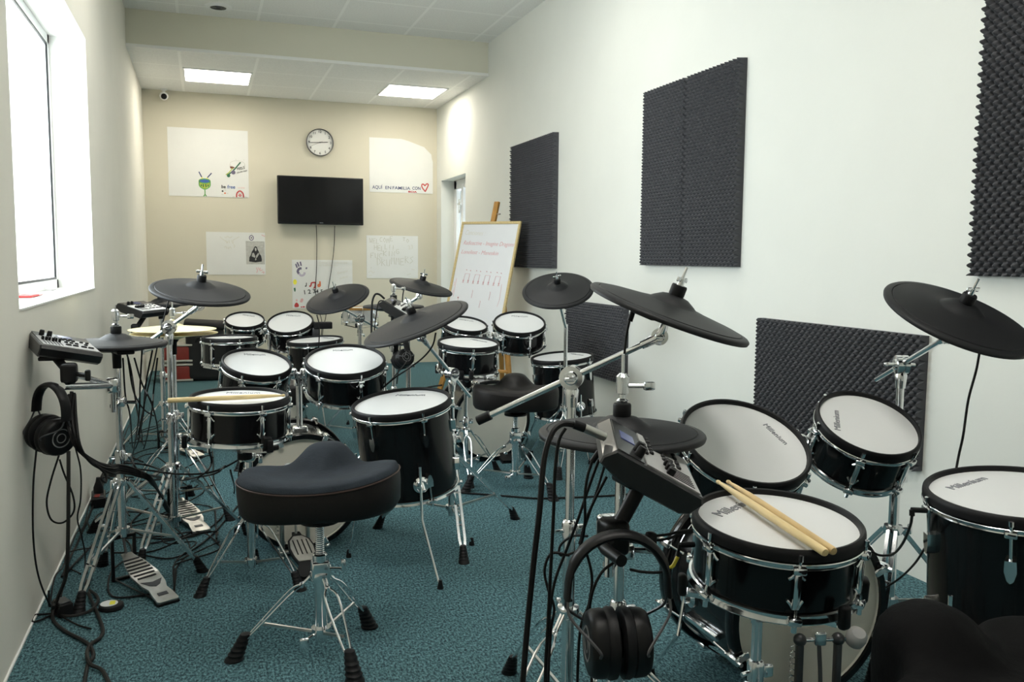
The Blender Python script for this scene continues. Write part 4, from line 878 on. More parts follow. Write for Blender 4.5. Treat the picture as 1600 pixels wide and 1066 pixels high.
b = MB(bp); b.rbox(bp+V((.0, 0, .505)), (.36, .32, .07), .03, Matrix.Rotation(.07, 3, 'Y'), 4); lid = b.build('flap', BAGC, t)
b = MB(bp); b.tube(catmull([bp+V((-.08, -.155, .36)), bp+V((-.06, -.185, .40)), bp+V((.06, -.185, .40)), bp+V((.08, -.155, .36))], 5), .010, 8); b.build('handle', BAGC, t)
cp = at(280, 600, z=0); cp = V((cp.x-.02, cp.y+.25, 0))
for k, (zz, l) in enumerate(((.0, 'red plastic crate on the carpet by the black bag'), (.175, 'red plastic crate stacked on another by the black bag'))):
    t = thing('storage_crate', l, 'crate', cp+V((0, 0, zz)), 'red storage crates'); o = cp+V((0, 0, zz))
    b = MB(o); b.rbox(o+V((0, 0, .075)), (.25, .26, .135), .012); b.build('body', REDP, t)
    for q in (.012, .152): b = MB(o); b.rbox(o+V((0, 0, q+.003)), (.27, .28, .018), .005, n=2); b.build('rail', mat('pale_rail', (.55, .53, .47), .4, var=.1), t)

# ------------------------------------------------------------------ far wall: posters, television, clock
def ZZ(z): return 1.12+(z-1.05)*1.06667
def XX(x): return x*1.06667
class Poster:
    def __init__(s, label, x0, x1, z1, z0, ol=None):
        s.x0, s.x1, s.z0, s.z1 = x0, x1, z0, z1; s.c = V(((x0+x1)/2, YB-.003, (z0+z1)/2)); s.k = 0
        s.t = thing('poster', label, 'poster', s.c, 'white posters on the far wall')
        b = MB(s.c); ol = ol or [(0, 0), (1, 0), (1, 1), (0, 1)]; T = Matrix(((1, 0, 0, 0), (0, 0, 1, YB-.004), (0, 1, 0, 0), (0, 0, 0, 1)))
        b.prism([(s.x0+(s.x1-s.x0)*u, s.z1-(s.z1-s.z0)*v) for u, v in ol], 0, .006, T); b.build('sheet', PAPER, s.t, 0)
    def P(s, u, v, h=0): return V((s.x0+(s.x1-s.x0)*u, YB-.0046-h-s.k*.00012, s.z1-(s.z1-s.z0)*v))
    def draw(s, name, ink, lines, w=.006, smooth=True):
        s.k += 1; b = MB(s.c)
        for ln in lines:
            pts = [s.P(u, v) for u, v in ln]; pts = catmull(pts, 4) if smooth and len(pts) > 2 else pts; vs = []; fs = []
            for i, p in enumerate(pts):
                d = (pts[min(i+1, len(pts)-1)]-pts[max(i-1, 0)]).normalized(); q = V((-d.z, 0, d.x))*w/2
                vs += [p+q, p-q, p+q+V((0, .0006, 0)), p-q+V((0, .0006, 0))]
                if i: a = 4*(i-1); c = 4*i; fs += [(a, a+1, c+1, c), (a+2, c+2, c+3, a+3), (a, c, c+2, a+2), (a+1, a+3, c+3, c+1)]
            fs += [(0, 2, 3, 1)]; b.add(vs, fs)
        return b.build(name, INK[ink], s.t, 0)
    def fill(s, name, m, poly, smooth=False):
        s.k += 1; pts = poly if not smooth else [(p.x, p.y) for p in catmull([(u, v, 0) for u, v in poly], 4, True)]
        b = MB(s.c); q = [s.P(u, v) for u, v in pts]; n = len(q); b.add(q+[p+V((0, .0006, 0)) for p in q], [tuple(range(n)), tuple(range(n, 2*n))]+[(i, (i+1) % n, n+(i+1) % n, n+i) for i in range(n)])
        return b.build(name, m if not isinstance(m, str) else INK[m], s.t, 0)
    def text(s, txt, u, v, size, ink, rot=0, shear=0, fat=0, name='lettering', align='LEFT', u1=None):
        s.k += 1; me = text_mesh(txt, size, shear, .0003, align, fat=fat)
        if u1:
            xs = [p.co.x for p in me.vertices]; k = (u1-u)*(s.x1-s.x0)/(max(xs)-min(xs))
            for p in me.vertices: p.co.x = (p.co.x-min(xs))*k
        o = link(name, me, INK[ink], s.t)
        o.matrix_local = Matrix.Translation(s.P(u, v)-s.c) @ Matrix.Rotation(PI/2, 4, 'X') @ Matrix.Rotation(math.radians(rot), 4, 'Z'); return o
def ell(cx, cy, rx, ry, n=20, a0=0, a1=2*PI): return [(cx+rx*math.cos(a0+(a1-a0)*i/n), cy+ry*math.sin(a0+(a1-a0)*i/n)) for i in range(n+1)]
p = Poster('big blank white poster with a green drum drawing near its lower edge', XX(-.287), XX(.410), ZZ(2.216), ZZ(1.601))
p.fill('drum_drawing', 'lime', [(.375, .77), (.51, .77), (.508, .84), (.46, .875), (.44, .89), (.41, .875), (.378, .84)])
p.fill('drum_drawing', 'blue', ell(.443, .77, .066, .030)[:-1]); p.draw('drum_drawing', 'green', [ell(.443, .77, .068, .032), [(.375, .77), (.378, .84), (.41, .876), (.443, .888), (.476, .876), (.508, .84), (.511, .77)]], .010)
p.draw('drum_drawing', 'dark_green', [[(.40, .82), (.40, .85)], [(.425, .815), (.425, .86)], [(.455, .815), (.46, .86)], [(.485, .82), (.485, .85)]], .010)
p.draw('drum_drawing', 'green', [[(.443, .885), (.443, .965), (.425, .995)], [(.443, .965), (.462, .992)]], .010)
p.draw('stick_drawing', 'navy', [[(.375, .635), (.408, .715)], [(.532, .648), (.478, .718)]], .010); p.draw('stick_drawing', 'yellow', [[(.408, .715), (.416, .735)], [(.478, .718), (.468, .735)]], .009)
p.draw('scribble_drawing', 'grey', [ell(.86, .50, .095, .05, 20), [(.765, .50), (.77, .56), (.82, .58)], [(.955, .50), (.95, .55), (.90, .58)], [(.84, .42), (.845, .44)], [(.94, .425), (.945, .44)]], .004)
p.fill('scribble_drawing', 'brown', [(.765, .535), (.80, .54), (.825, .55), (.80, .575), (.768, .565)]); p.draw('scribble_drawing', 'dark_green', [[(.90, .47), (.82, .58), (.75, .655), (.73, .665)]], .012); p.fill('scribble_drawing', 'purple', ell(.805, .625, .028, .03)[:-1]); p.fill('scribble_drawing', 'dark_green', ell(.745, .675, .022, .026)[:-1]); p.draw('scribble_drawing', 'lime', [[(.80, .56), (.75, .63), (.71, .665)]], .008)
p.text('FEELS', .855, .575, .032, 'black', 14, 0, .0004, u1=.955); p.text('ON MY WAY', .85, .63, .022, 'black', 14, u1=.99)
p.text('be', .65, .845, .045, 'black', 0, .1, .0008, u1=.705); p.text('free', .725, .845, .048, 'blue', 0, .1, .0003, u1=.825); p.text('crew', .86, .85, .026, 'pink', 0, u1=.95)
p.fill('blob_drawing', 'black', ell(.665, .91, .012, .012)[:-1]); p.fill('blob_drawing', 'orange', ell(.695, .94, .012, .012)[:-1]); p.draw('blob_drawing', 'grey', [[(.65, .955), (.675, .965)], [(.715, .945), (.735, .94)], [(.69, .90), (.71, .895)]], .005)
p.draw('face_drawing', 'red', [[(.84, .995), (.845, .94), (.865, .91), (.885, .90), (.905, .91), (.925, .94), (.93, .995)]], .012); p.draw('face_drawing', 'red', [ell(.885, .965, .014, .012, 8)], .007); p.fill('face_drawing', 'black', ell(.873, .935, .004, .004, 8)[:-1]); p.fill('face_drawing', 'black', ell(.90, .935, .004, .004, 8)[:-1]); p.draw('face_drawing', 'grey', [[(.79, .99), (.82, .985)], [(.95, .985), (.98, .995)]], .006)
p = Poster('white poster with a worn top corner and a red heart', XX(1.542), XX(2.178), ZZ(2.222), ZZ(1.697), [(0, 0), (.50, .0), (.60, .03), (.68, .06), (.78, .10), (.86, .13), (.92, .20), (.975, .26), (.985, .34), (1, .40), (1, 1), (0, 1)])
p.text('AQUÍ', .04, .915, .050, 'navy', 1, .05, .0004, u1=.20); p.text('EN', .245, .915, .046, 'navy', 0, 0, .0004, u1=.335); p.text('FAMILIA', .358, .915, .046, 'navy', 0, 0, .0004, u1=.638); p.text('CON', .67, .91, .046, 'navy', 1, 0, .0008, u1=.80)
p.draw('heart_drawing', 'red', [[(.875, .96), (.825, .88), (.825, .83), (.85, .825), (.872, .85), (.90, .815), (.925, .825), (.915, .87), (.875, .965)]], .012)
p.text('BOA', .605, .975, .022, 'red', 0, 0, .001, u1=.745)
p = Poster('white poster carrying a black and white portrait print', XX(.022), XX(.548), ZZ(1.280), ZZ(.884))
u0, v0, uw, vh = .665, .20, .325, .55; q = lambda x, y: (u0+uw*x, v0+vh*y)
p.fill('portrait_print', PHOTOG, [q(0, 0), q(1, .01), q(1, 1), q(.02, 1)])
p.fill('portrait_print', PHOTOB, [q(*e) for e in ((.16, .88), (.18, .70), (.25, .62), (.32, .45), (.40, .36), (.44, .27), (.52, .22), (.60, .27), (.62, .35), (.68, .44), (.72, .55), (.80, .62), (.84, .78), (.83, .88), (.5, .92))])
p.fill('portrait_print', PHOTOL, [q(*e) for e in ((.47, .30), (.52, .28), (.57, .32), (.565, .40), (.52, .44), (.48, .40))]); p.fill('portrait_print', PHOTOL, [q(*e) for e in ((.34, .52), (.42, .50), (.50, .66), (.48, .72), (.30, .66))]); p.fill('portrait_print', PHOTOL, [q(*e) for e in ((.66, .50), (.70, .56), (.60, .70), (.52, .74), (.54, .62))]); p.fill('portrait_print', PHOTOL, [q(*e) for e in ((.48, .76), (.54, .72), (.55, .80), (.49, .84))])
p.draw('caption_lines', 'grey', [[q(.05, .10), q(.30, .11)], [q(.33, .11), q(.92, .12)], [q(.06, .175), q(.4, .18)], [q(.44, .18), q(.72, .18)], [q(.80, .225), q(.92, .225)]], .006, False); 
p.draw('target_drawing', 'purple', [ell(.765, .125, .034, .055, 16)], .008); p.fill('target_drawing', 'black', ell(.765, .125, .012, .018, 10)[:-1]); p.draw('target_drawing', 'grey', [[(.73, .035), (.735, .045)], [(.755, .04), (.785, .04)]], .006)
p.draw('red_marks', 'pink', [[(.84, .83), (.86, .90), (.84, .95)], [(.87, .82), (.89, .88)], [(.91, .83), (.90, .90), (.95, .88)], [(.93, .94), (.97, .93), (.96, .97)], [(.94, .05), (1, .09)]], .007)
p.draw('faint_writing', 'faint', [[(.23, .11), (.30, .19), (.36, .24)], [(.56, .10), (.47, .17), (.44, .20)], [(.33, .19), (.35, .26), (.37, .20)], [(.39, .19), (.39, .26)], [(.42, .19), (.45, .27), (.45, .20)], [(.31, .11), (.33, .13), (.36, .10), (.40, .13), (.44, .10)], [(.30, .36), (.33, .33), (.34, .39)], [(.36, .34), (.37, .39), (.40, .34), (.42, .39)], [(.46, .29), (.48, .33), (.46, .36)]], .006)
p = Poster('white poster with a dark handprint and painted music notes', XX(.792), XX(1.368), ZZ(1.029), ZZ(.560))
p.draw('handprint', 'purple', [[(.06, .085), (.085, .165)], [(.085, .05), (.115, .14)], [(.135, .04), (.15, .125)], [(.24, .155), (.228, .19)]], .015)
p.draw('handprint', 'purple', [[(.155, .175), (.115, .185), (.092, .24), (.115, .29)]], .024); p.draw('handprint', 'lilac', [[(.11, .28), (.15, .325), (.195, .30), (.205, .255)]], .022)
p.fill('yellow_blot', 'yellow', ell(.045, .455, .030, .055)[:-1]); p.fill('green_blot', 'dark_green', [(.022, .58), (.05, .57), (.055, .62), (.045, .66), (.03, .64)]); p.fill('red_blot', 'red', [(.03, .93), (.05, .885), (.075, .88), (.10, .92), (.095, .965), (.04, .97)], True)
p.draw('music_notes', 'black', [[(.232, .47), (.228, .535)]], .008); p.fill('music_notes', 'black', ell(.218, .54, .014, .012)[:-1])
p.draw('music_notes', 'red', [[(.305, .53), (.315, .475), (.36, .465), (.378, .475), (.372, .56)]], .014); p.fill('music_notes', 'red', ell(.292, .54, .018, .016)[:-1]); p.fill('music_notes', 'red', ell(.362, .57, .018, .016)[:-1])
p.draw('music_notes', 'orange', [[(.452, .44), (.455, .53), (.43, .545), (.425, .515), (.45, .50)]], .016)
p.text('1 2 3', .175, .675, .062, 'black', 8, 0, .001); p.text('4', .385, .655, .055, 'black', 4, 0, .001); p.text('5', .46, .655, .055, 'black', 4, 0, .001)
p.draw('red_marks', 'pink', [[(.15, .80), (.13, .87)], [(.15, .80), (.165, .82), (.145, .87)], [(.07, .81), (.065, .85)]], .016); p.draw('red_marks', 'red', [[(.135, .96), (.15, .975)], [(.16, .965), (.20, .965)]], .012)
p.text('Gracias por todo lo que', .44, .055, .030, 'faint'); p.text('aprendimos aqui', .44, .105, .030, 'faint'); p.text('Siempre', .74, .28, .034, 'faint', 14, .3); p.text('juntos', .78, .38, .034, 'faint', 14, .3)
p = Poster('white poster with pale scratched Welcome writing', XX(1.508), XX(2.025), ZZ(1.274), ZZ(.853))
SF = dict(W=[[(0, 0), (.25, 1), (.5, .35), (.75, 1), (1, 0)]], E=[[(1, 0), (0, .05), (0, 1), (1, .95)], [(0, .5), (.8, .48)]], L=[[(0, 0), (0, 1), (.9, .95)]], C=[[(1, .1), (.3, .1), (0, .5), (.3, .95), (1, .9)]], O=[[(.5, 0), (0, .5), (.5, 1), (1, .5), (.5, 0)]],
 M=[[(0, 1), (.15, 0), (.5, .6), (.85, 0), (1, 1)]], T=[[(0, 0), (1, .05)], [(.5, 0), (.5, 1)]], H=[[(0, 0), (0, 1)], [(1, 0), (.95, 1)], [(0, .5), (1, .45)]], F=[[(1, 0), (0, .05), (0, 1)], [(0, .5), (.7, .45)]], U=[[(0, 0), (.1, .9), (.8, .95), (1, 0)]], K=[[(0, 0), (0, 1)], [(1, 0), (0, .55), (1, 1)]], I=[[(.5, 0), (.5, 1)]], N=[[(0, 1), (0, 0), (.9, 1), (.9, 0)]], G=[[(1, .1), (.2, .15), (0, .6), (.4, 1), (1, .85), (.9, .55), (.5, .55)]], D=[[(0, 0), (.1, 1), (1, .6), (.8, .1), (0, 0)]], R=[[(0, 1), (0, 0), (.9, .15), (.1, .5), (1, 1)]], S=[[(1, 0), (.1, .2), (.9, .65), (0, 1)]])
SF['!'] = [[(.5, 0), (.4, .75)], [(.4, .92), (.38, 1)]]
for s_, u, v, u1, hh, r in (('WELCOME', .06, .08, .52, .11, .05), ('TO', .70, .06, .84, .08, -.03), ('HELL!!', .15, .24, .56, .12, .04), ('FUCKING', .08, .43, .65, .12, .12), ('DRUMMERS', .20, .56, .93, .16, .08)):
    cw = (u1-u)/len(s_); p.draw('scratched_writing', 'pencil', [[(u+cw*(i+x*.72), v+hh*y-r*(i/len(s_))+.02*((i*7) % 3-1)) for x, y in ln] for i, ch in enumerate(s_) for ln in SF[ch]], .0045, False)
p.text('23', .80, .28, .06, 'faint', 10); p.fill('dot', 'grey', ell(.085, .755, .008, .014, 10)[:-1]); p.draw('faint_writing', 'faint', [[(.04, .87), (.08, .83), (.12, .88), (.15, .85)], [(.05, .94), (.10, .93)], [(.78, .92), (.86, .89)], [(.87, .79), (.93, .80)]], .006)
# television
x0, x1, z1, z0 = XX(.667), XX(1.479), ZZ(1.822), ZZ(1.368); k = .991
cx, cz = (x0+x1)/2*k, 1.12+((z0+z1)/2-1.12)*k; wv, hv = (x1-x0)*k, (z1-z0)*k; tv = thing('television', 'black flat television hanging under the wall clock', 'television', (cx, YB, cz)); o = V((cx, YB, cz))
b = MB(o); b.rbox((cx, YB-.075, cz), (wv, .045, hv), .008); b.build('housing', TVB, tv)
b = MB(o); b.box((cx, YB-.0985, cz+.006), (wv-.022, .003, hv-.034)); b.build('screen', TVS, tv, 0)
b = MB(o); b.rbox((cx, YB-.035, cz), (.22, .06, .22), .004, n=1); b.build('wall_bracket', DSTEEL, tv)
b = MB(o); b.box((cx, YB-.099, z0*1+.014), (.035, .002, .006)); b.build('badge', LOGO, tv, 0)
for pts, l in (([(494, 352), (495, 380), (494.5, 420), (493, 455), (496, 480), (503, 505), (500, 545), (499, 570)], 'thin black cable hanging from the television, straighter one'), ([(523, 353), (522, 385), (518, 420), (514, 445), (511, 470), (509, 495), (504, 520), (502, 570)], 'thin black cable hanging from the television, wavier one')):
    cable([at(x, y, y=YB-.018) for x, y in pts], l, .0035, 'television cables')
# clock
cc = V((XX(1.068), YB, ZZ(2.145))); clk = thing('wall_clock', 'round white wall clock with a dark rim above the television', 'clock', cc); R = .138
TC = place((cc.x, YB-.001, cc.z), V((0, -1, 0)), V((1, 0, 0)))
b = MB(cc); b.lathe([(0, .002), (R*.95, .002), (R*.95, .012), (0, .012)], 48, TC); b.build('dial', CLOCKF, clk)
b = MB(cc); b.lathe([(R*.93, 0), (R*.99, 0), (R, .012), (R*.985, .034), (R*.95, .036), (R*.935, .026)], 56, TC, True); b.build('rim', DGREY, clk)
for i in range(1, 13):
    a = math.radians(90-30*i); me = text_mesh(str(i), .034, 0, .0004, fat=.0006); ob = link('numeral', me, DGREY, clk); ob.matrix_local = Matrix.Translation(V((math.cos(a)*R*.78, -.0145, math.sin(a)*R*.78-.001))) @ Matrix.Rotation(PI/2, 4, 'X')
for nm, ang, L, w, m in (('hour_hand', 4, .078, .006, DGREY), ('minute_hand', 183, .100, .005, DGREY), ('second_hand', 204, .095, .002, DGREY)):
    a = math.radians(ang); d = V((math.cos(a), 0, math.sin(a))); b = MB(cc); q = V((cc.x, YB-.019, cc.z)); b.tube([q-d*.03, q+d*L], w/2, 4); b.build(nm, m, clk)
b = MB(cc); b.lathe([(0, 0), (.006, 0), (.006, .012), (0, .012)], 14, place((cc.x, YB-.012, cc.z), V((0, -1, 0)))); b.build('hub', DGREY, clk)
# security camera, ceiling vent
sp = at(256, 150, y=YB-.09); t = thing('security_camera', 'small dome security camera in the corner under the ceiling', 'camera', sp)
b = MB(sp); b.lathe([(0, 0), (.03, 0), (.03, -.012), (.012, -.02), (.012, -.05)], 20, Matrix.Translation((sp.x, sp.y+.02, ZC1))); b.tube([V((sp.x, sp.y+.02, ZC1-.045)), sp+V((0, .01, .02))], .011, 10); b.build('bracket', WPLAST, t)
b = MB(sp); b.ball(sp, .040, 20); b.build('housing', WPLAST, t)
b = MB(sp); b.lathe([(0, .040), (.018, .038), (.026, .030), (.028, .0), (0, 0)], 22, place(sp+V((0, -.012, -.004)), V((.1, -1, -.25)))); b.build('lens', BPLAST, t)
vp = at(341, 10, z=ZC2); t = thing('ceiling_vent', 'round grey ceiling vent above the beam', 'vent', vp)
b = MB(vp); b.lathe([(.055, 0), (.098, 0), (.094, -.008), (.06, -.012)], 32, Matrix.Translation(vp), True); b.build('ring', WPLAST, t)
b = MB(vp)
for r in (.02, .036, .052): b.lathe([(r-.006, -.004), (r+.006, -.008), (r+.005, -.012), (r-.007, -.007)], 28, Matrix.Translation(vp), True)
b.lathe([(0, -.001), (.06, -.001), (.06, -.003), (0, -.003)], 28, Matrix.Translation(vp)); b.build('louvre', DSTEEL, t)

# ------------------------------------------------------------------ foam panels
f = 1.06667
foam_panel('tall pyramid foam panel of the pair above the easel, half nearer the doorway', 6.178, 6.63, 1.058, 2.012)
foam_panel('tall pyramid foam panel of the pair above the easel, half farther from the doorway', 5.72, 6.172, 1.058, 2.012)
foam_panel('tall pyramid foam panel above the tilted boom cymbal, half toward the easel', 3.958, 4.405, 1.094, 2.050)
foam_panel('tall pyramid foam panel above the tilted boom cymbal, half away from the easel', 3.476, 3.952, 1.094, 2.050)
foam_panel('tall pyramid foam panel cut by the photo edge, half toward the easel', 1.688, 2.155, 1.080, 2.05)
foam_panel('tall pyramid foam panel beyond the photo edge, half away from the easel', 1.215, 1.682, 1.080, 2.05)
foam_panel('wide low pyramid foam panel behind the chrome hi-hat rod', 4.597, 5.47, .385, .845)
foam_panel('wide low pyramid foam panel behind the small tilted tom', 2.336, 3.285, .391, .868)

# ------------------------------------------------------------------ easel with whiteboard
TL, TR_ = at(723, 347, y=6.7), at(815, 348, y=6.15); TR_ = V((TR_.x, TR_.y, TL.z-.009)); w = (TR_-TL).normalized(); BW = (TR_-TL).length; BH = .92
ph = V((-abs(w.y), -abs(w.x), 0)).normalized(); la = math.radians(14); dn = ph*math.sin(la)-V((0, 0, math.cos(la))); dn = (dn-w*dn.dot(w)).normalized(); nrm = dn.cross(w); nrm = nrm if nrm.dot(V((-1, -1, 0))) > 0 else -nrm
TB = Matrix(((w.x, -dn.x, nrm.x, TL.x), (w.y, -dn.y, nrm.y, TL.y), (w.z, -dn.z, nrm.z, TL.z), (0, 0, 0, 1)))
wb = thing('whiteboard', 'whiteboard with red notes and pale wooden frame standing on the easel', 'whiteboard', TB)
b = MB(); b.box((BW/2, -BH/2, -.004), (BW-.01, BH-.01, .008)); b.build('panel', BOARD, wb, 0)
for c_, d_ in (((BW/2, -.010, .0), (BW, .020, .018)), ((BW/2, -BH+.010, 0), (BW, .020, .018)), ((.010, -BH/2, 0), (.020, BH-.04, .018)), ((BW-.010, -BH/2, 0), (.020, BH-.04, .018))): b = MB(); b.rbox(c_, d_, .003, n=2); b.build('frame', FRAMEW, wb)
def wtext(s_, u, v, size, ink, sh=.25, rot=-2, u1=None):
    me = text_mesh(s_, size, sh, .0003, 'LEFT', fat=-.0004); xs = [p.co.x for p in me.vertices]; k = (u1-u)*BW/(max(xs)-min(xs))
    for p in me.vertices: p.co.x = (p.co.x-min(xs))*k
    ob = link('handwriting', me, INK[ink], wb); ob.matrix_local = Matrix.Translation((BW*u, -BH*v, .0006)) @ Matrix.Rotation(math.radians(rot), 4, 'Z')
wtext('Canciones :', .09, .095, .056, 'faint', u1=.44); wtext('Radioactive - Imagine Dragons', .09, .185, .048, 'marker', .3, -1.2, .95); wtext('Loneliest - Maneskin', .08, .265, .046, 'marker', .3, -1.2, .72)
def wdraw(lines, wd=.0028, ink='marker'):
    b = MB()
    for ln in lines: b.tube([V((BW*u, -BH*v, .0012)) for u, v in ln], wd/2, 4)
    b.build('notation', INK[ink], wb, 0)
for i in range(4):
    u = .21+.175*i; v = .455+.004*i
    wdraw([[(u, v+.065), (u+.015, v), (u+.095, v), (u+.085, v+.065)]]); wdraw([[(u-.012, v+.055), (u+.012, v+.080)], [(u+.012, v+.055), (u-.012, v+.080)], [(u+.073, v+.055), (u+.097, v+.08)], [(u+.097, v+.055), (u+.073, v+.08)]], .0035); wdraw([[(u+.02, v-.035), (u+.03, v-.03)], [(u+.09, v-.03), (u+.10, v-.025)]], .006)
wdraw([[(.085, .50), (.085, .66)], [(.06, .53), (.065, .55), (.058, .57)], [(.065, .60), (.06, .63)]], .004, 'pink'); wdraw([[(.40, .595), (.41, .60), (.405, .66)]]); wdraw([[(.70, .60), (.71, .605), (.705, .67)]]); wdraw([[(.56, .68), (.57, .685), (.565, .74)]]); wdraw([[(.175, .665), (.178, .70)]], .003); wdraw([[(.168, .663), (.182, .667)]], .010); wdraw([[(.87, .53), (.88, .66), (.86, .72)]], .003, 'pink')
es = V(((TL.x+TR_.x)/2+.08, (TL.y+TR_.y)/2+.05, 0)); ez = thing('easel', 'brown wooden easel carrying the whiteboard', 'easel', es)
mid = lambda u, v, h=-.035: TB @ V((BW*u, -BH*v, h))
def plank(a, e, wd, th, nm, par=ez):
    a, e = V(a), V(e); d = (e-a); L = d.length; b = MB(es); x = (w-d.normalized()*w.dot(d.normalized())).normalized(); b.rbox((a+e)/2, (wd, th, L), .004, place((0, 0, 0), d, x).to_3x3(), 2); return b.build(nm, EASELW, par)
top = mid(.485, -.185); plank(top, mid(.46, 1.02), .048, .022, 'centre_mast')
b = MB(es); q = mid(.53, -.075, -.03); b.cyl(q, q+w*.03, .006, 8); b.build('wing_nut', CHROME, ez)
fl = at(671, 634, z=0); fl = V((1.66, 6.56, 0)); q1 = at(686, 578, y=6.60)
legL = (mid(.42, .05, -.055), V((q1.x-.03, 6.57, .005))); q2 = at(791, 572, y=6.12); legR = (mid(.55, .05, -.055), V((q2.x+.03, 6.08, .005)))
plank(*legL, .045, .022, 'leg'); plank(*legR, .045, .022, 'leg')
lp = lambda s_, e_, z: V(s_)+(V(e_)-V(s_))*((z-s_[2])/(e_[2]-s_[2]))
plank(lp(*legL, .27), lp(*legR, .27), .035, .02, 'crossbar'); plank(mid(.02, 1.02, -.02), mid(.98, 1.02, -.02), .03, .05, 'tray')
rear = V((2.33, 6.78, .005)); plank(mid(.485, .0, -.075), rear, .04, .02, 'rear_leg')
# ------------------------------------------------------------------ cables and small things on the floor
def px(pts, depth=None):
    out = []
    for i, p in enumerate(pts):
        d = p[2] if len(p) > 2 else depth
        out.append(at(p[0], p[1], z=.006) if d is None else atd(p[0], p[1], d))
    return out
def plug(par, a, e, r=.0045, m=None):
    o = par.location.copy(); a, e = V(a), V(e); b = MB(o); b.cyl(a, e, r, 12); return b.build('plug', m or BPLAST, par)
# kit with two sticks
def down(pts, dx, dy):
    p = pts[-1]; return pts + [V((p.x+dx*.1, p.y+dy*.1, p.z*.45)), V((p.x+dx*.5, p.y+dy*.5, .012)), V((p.x+dx, p.y+dy, .006))]
c = cable(down(px([(898, 664, 1.431), (878, 663, 1.419), (862, 678, 1.408), (850, 720, 1.396), (843, 800, 1.385), (834, 880, 1.385), (824, 980, 1.385), (815, 1090, 1.385)]), -.1, .2), 'thick black cable arching from the silver plug down past the photo edge', .0050)
plug(c, atd(896, 663, 1.431), atd(913, 669, 1.435), .0078); plug(c, atd(912, 668.5, 1.435), atd(945, 683, 1.45), .0076, STEEL)
cable(down(px([(884, 669, 1.442), (873, 690, 1.442), (867, 740, 1.442), (865, 800, 1.442), (861, 880, 1.442), (856, 980, 1.442), (852, 1075, 1.442)]), .12, .15), 'thin black cable hanging beside the thick arching one', .0030)
c = cable(px([(925, 722, 1.466), (918, 745, 1.466), (914, 775, 1.466), (914, 815, 1.477), (908, 850, 1.500), (890, 885, 1.500), (884, 920, 1.500), (893, 940, 1.500)]), 'black cable running down from the angled jack behind the blue-screened module', .0026); plug(c, atd(925, 722, 1.466), atd(936, 706, 1.466), .005)
cable(down(px([(936, 718, 1.477), (920, 762, 1.477), (902, 815, 1.477), (885, 860, 1.500), (868, 905, 1.500), (860, 950, 1.500), (857, 1000, 1.500)]), -.05, .12), 'black cable slanting down across the chrome boom stand pole', .0026)
cable(down(px([(948, 745, 1.489), (930, 780, 1.489), (915, 815, 1.500), (908, 850, 1.500), (918, 870, 1.500), (925, 905, 1.500), (920, 945, 1.500), (905, 1000, 1.500)]), .04, .2), 'black cable hanging inside the big headphone band', .0026)
cable(px([(918, 838, 1.500), (895, 838, 1.523), (876, 852, 1.535), (876, 868, 1.535), (900, 862, 1.535), (918, 845, 1.523)]), 'short black cable wrapped around the chrome boom pole', .0022)
cable(down(px([(958, 880, 1.466), (940, 895, 1.454), (926, 925, 1.454), (921, 960, 1.466), (927, 1000, 1.466), (925, 1040, 1.466)]), .08, .15), 'black cable drooping through the big headphones', .0026)
cable(down(px([(890, 868, 1.500), (862, 865, 1.500), (851, 890, 1.500), (856, 920, 1.500), (866, 950, 1.500), (861, 985, 1.500), (856, 1075, 1.500)]), .05, .25), 'black cable looping out beside the chrome pole below the module', .0025)
for k, l in ((0, 'upper black cable running from the module mount to the snare with two sticks'), (7, 'lower black cable running from the module mount to the snare with two sticks')):
    cable(px([(985, 836+k, 1.523), (1010, 838+k, 1.535), (1040, 836+k, 1.535), (1062, 831+k*.6, 1.546), (1082, 828+k*.5, 1.558)]), l, .0026)
c = cable(px([(1062, 851, 1.569), (1059, 868, 1.569), (1052, 884, 1.569), (1035, 894, 1.569), (1005, 894, 1.593), (985, 890, 1.616)]), 'black cable with a yellow marked plug beside the snare with two sticks', .0028); plug(c, atd(1062, 852, 1.569), atd(1084, 851, 1.581), .0055)
b = MB(c.location); b.tube([atd(1059, 870, 1.569), atd(1052, 884, 1.569), atd(1044, 890, 1.569)], .0036, 8); b.build('yellow_sleeve', YELT, c)
c = cable(px([(1425, 806, 1.74), (1422, 822, 1.78), (1410, 850, 1.9), (1395, 866, 2.05), (1375, 868, 2.1), (1362, 862, 2.1)]), 'black cable with an angled jack beside the floor tom at the photo edge', .0030); plug(c, atd(1425, 806, 1.74), atd(1425, 797, 1.74), .0055); plug(c, atd(1424, 797, 1.74), atd(1448, 798, 1.74), .0055)
cable(px([(1448, 852, 1.85), (1430, 880, 1.95), (1408, 902, 2.1), (1385, 918, 2.2)]), 'black cable curving behind the floor tom at the photo edge', .0026)
cable(px([(1531, 548, 2.10), (1525, 580, 2.10), (1513, 625, 2.10), (1505, 680, 2.10), (1498, 712, 2.10), (1492, 745, 2.05)]), 'thin black cable hanging from the cymbal cut by the photo edge', .0030)
c = cable(px([(984, 500, 1.86), (978, 530, 1.86), (973, 585, 1.86), (966, 640, 1.86), (955, 690, 1.86), (935, 760, 1.86), (905, 850, 1.9)]), 'thin black cable hanging from the tilted cymbal above the module', .0028); plug(c, atd(984, 502, 1.86), atd(990, 484, 1.86), .006)
cable(px([(720, 770), (760, 773), (800, 776), (840, 779), (880, 778), (930, 776), (985, 772), (1010, 765)]), 'black cable lying across the carpet behind the boom stand pole', .0045)
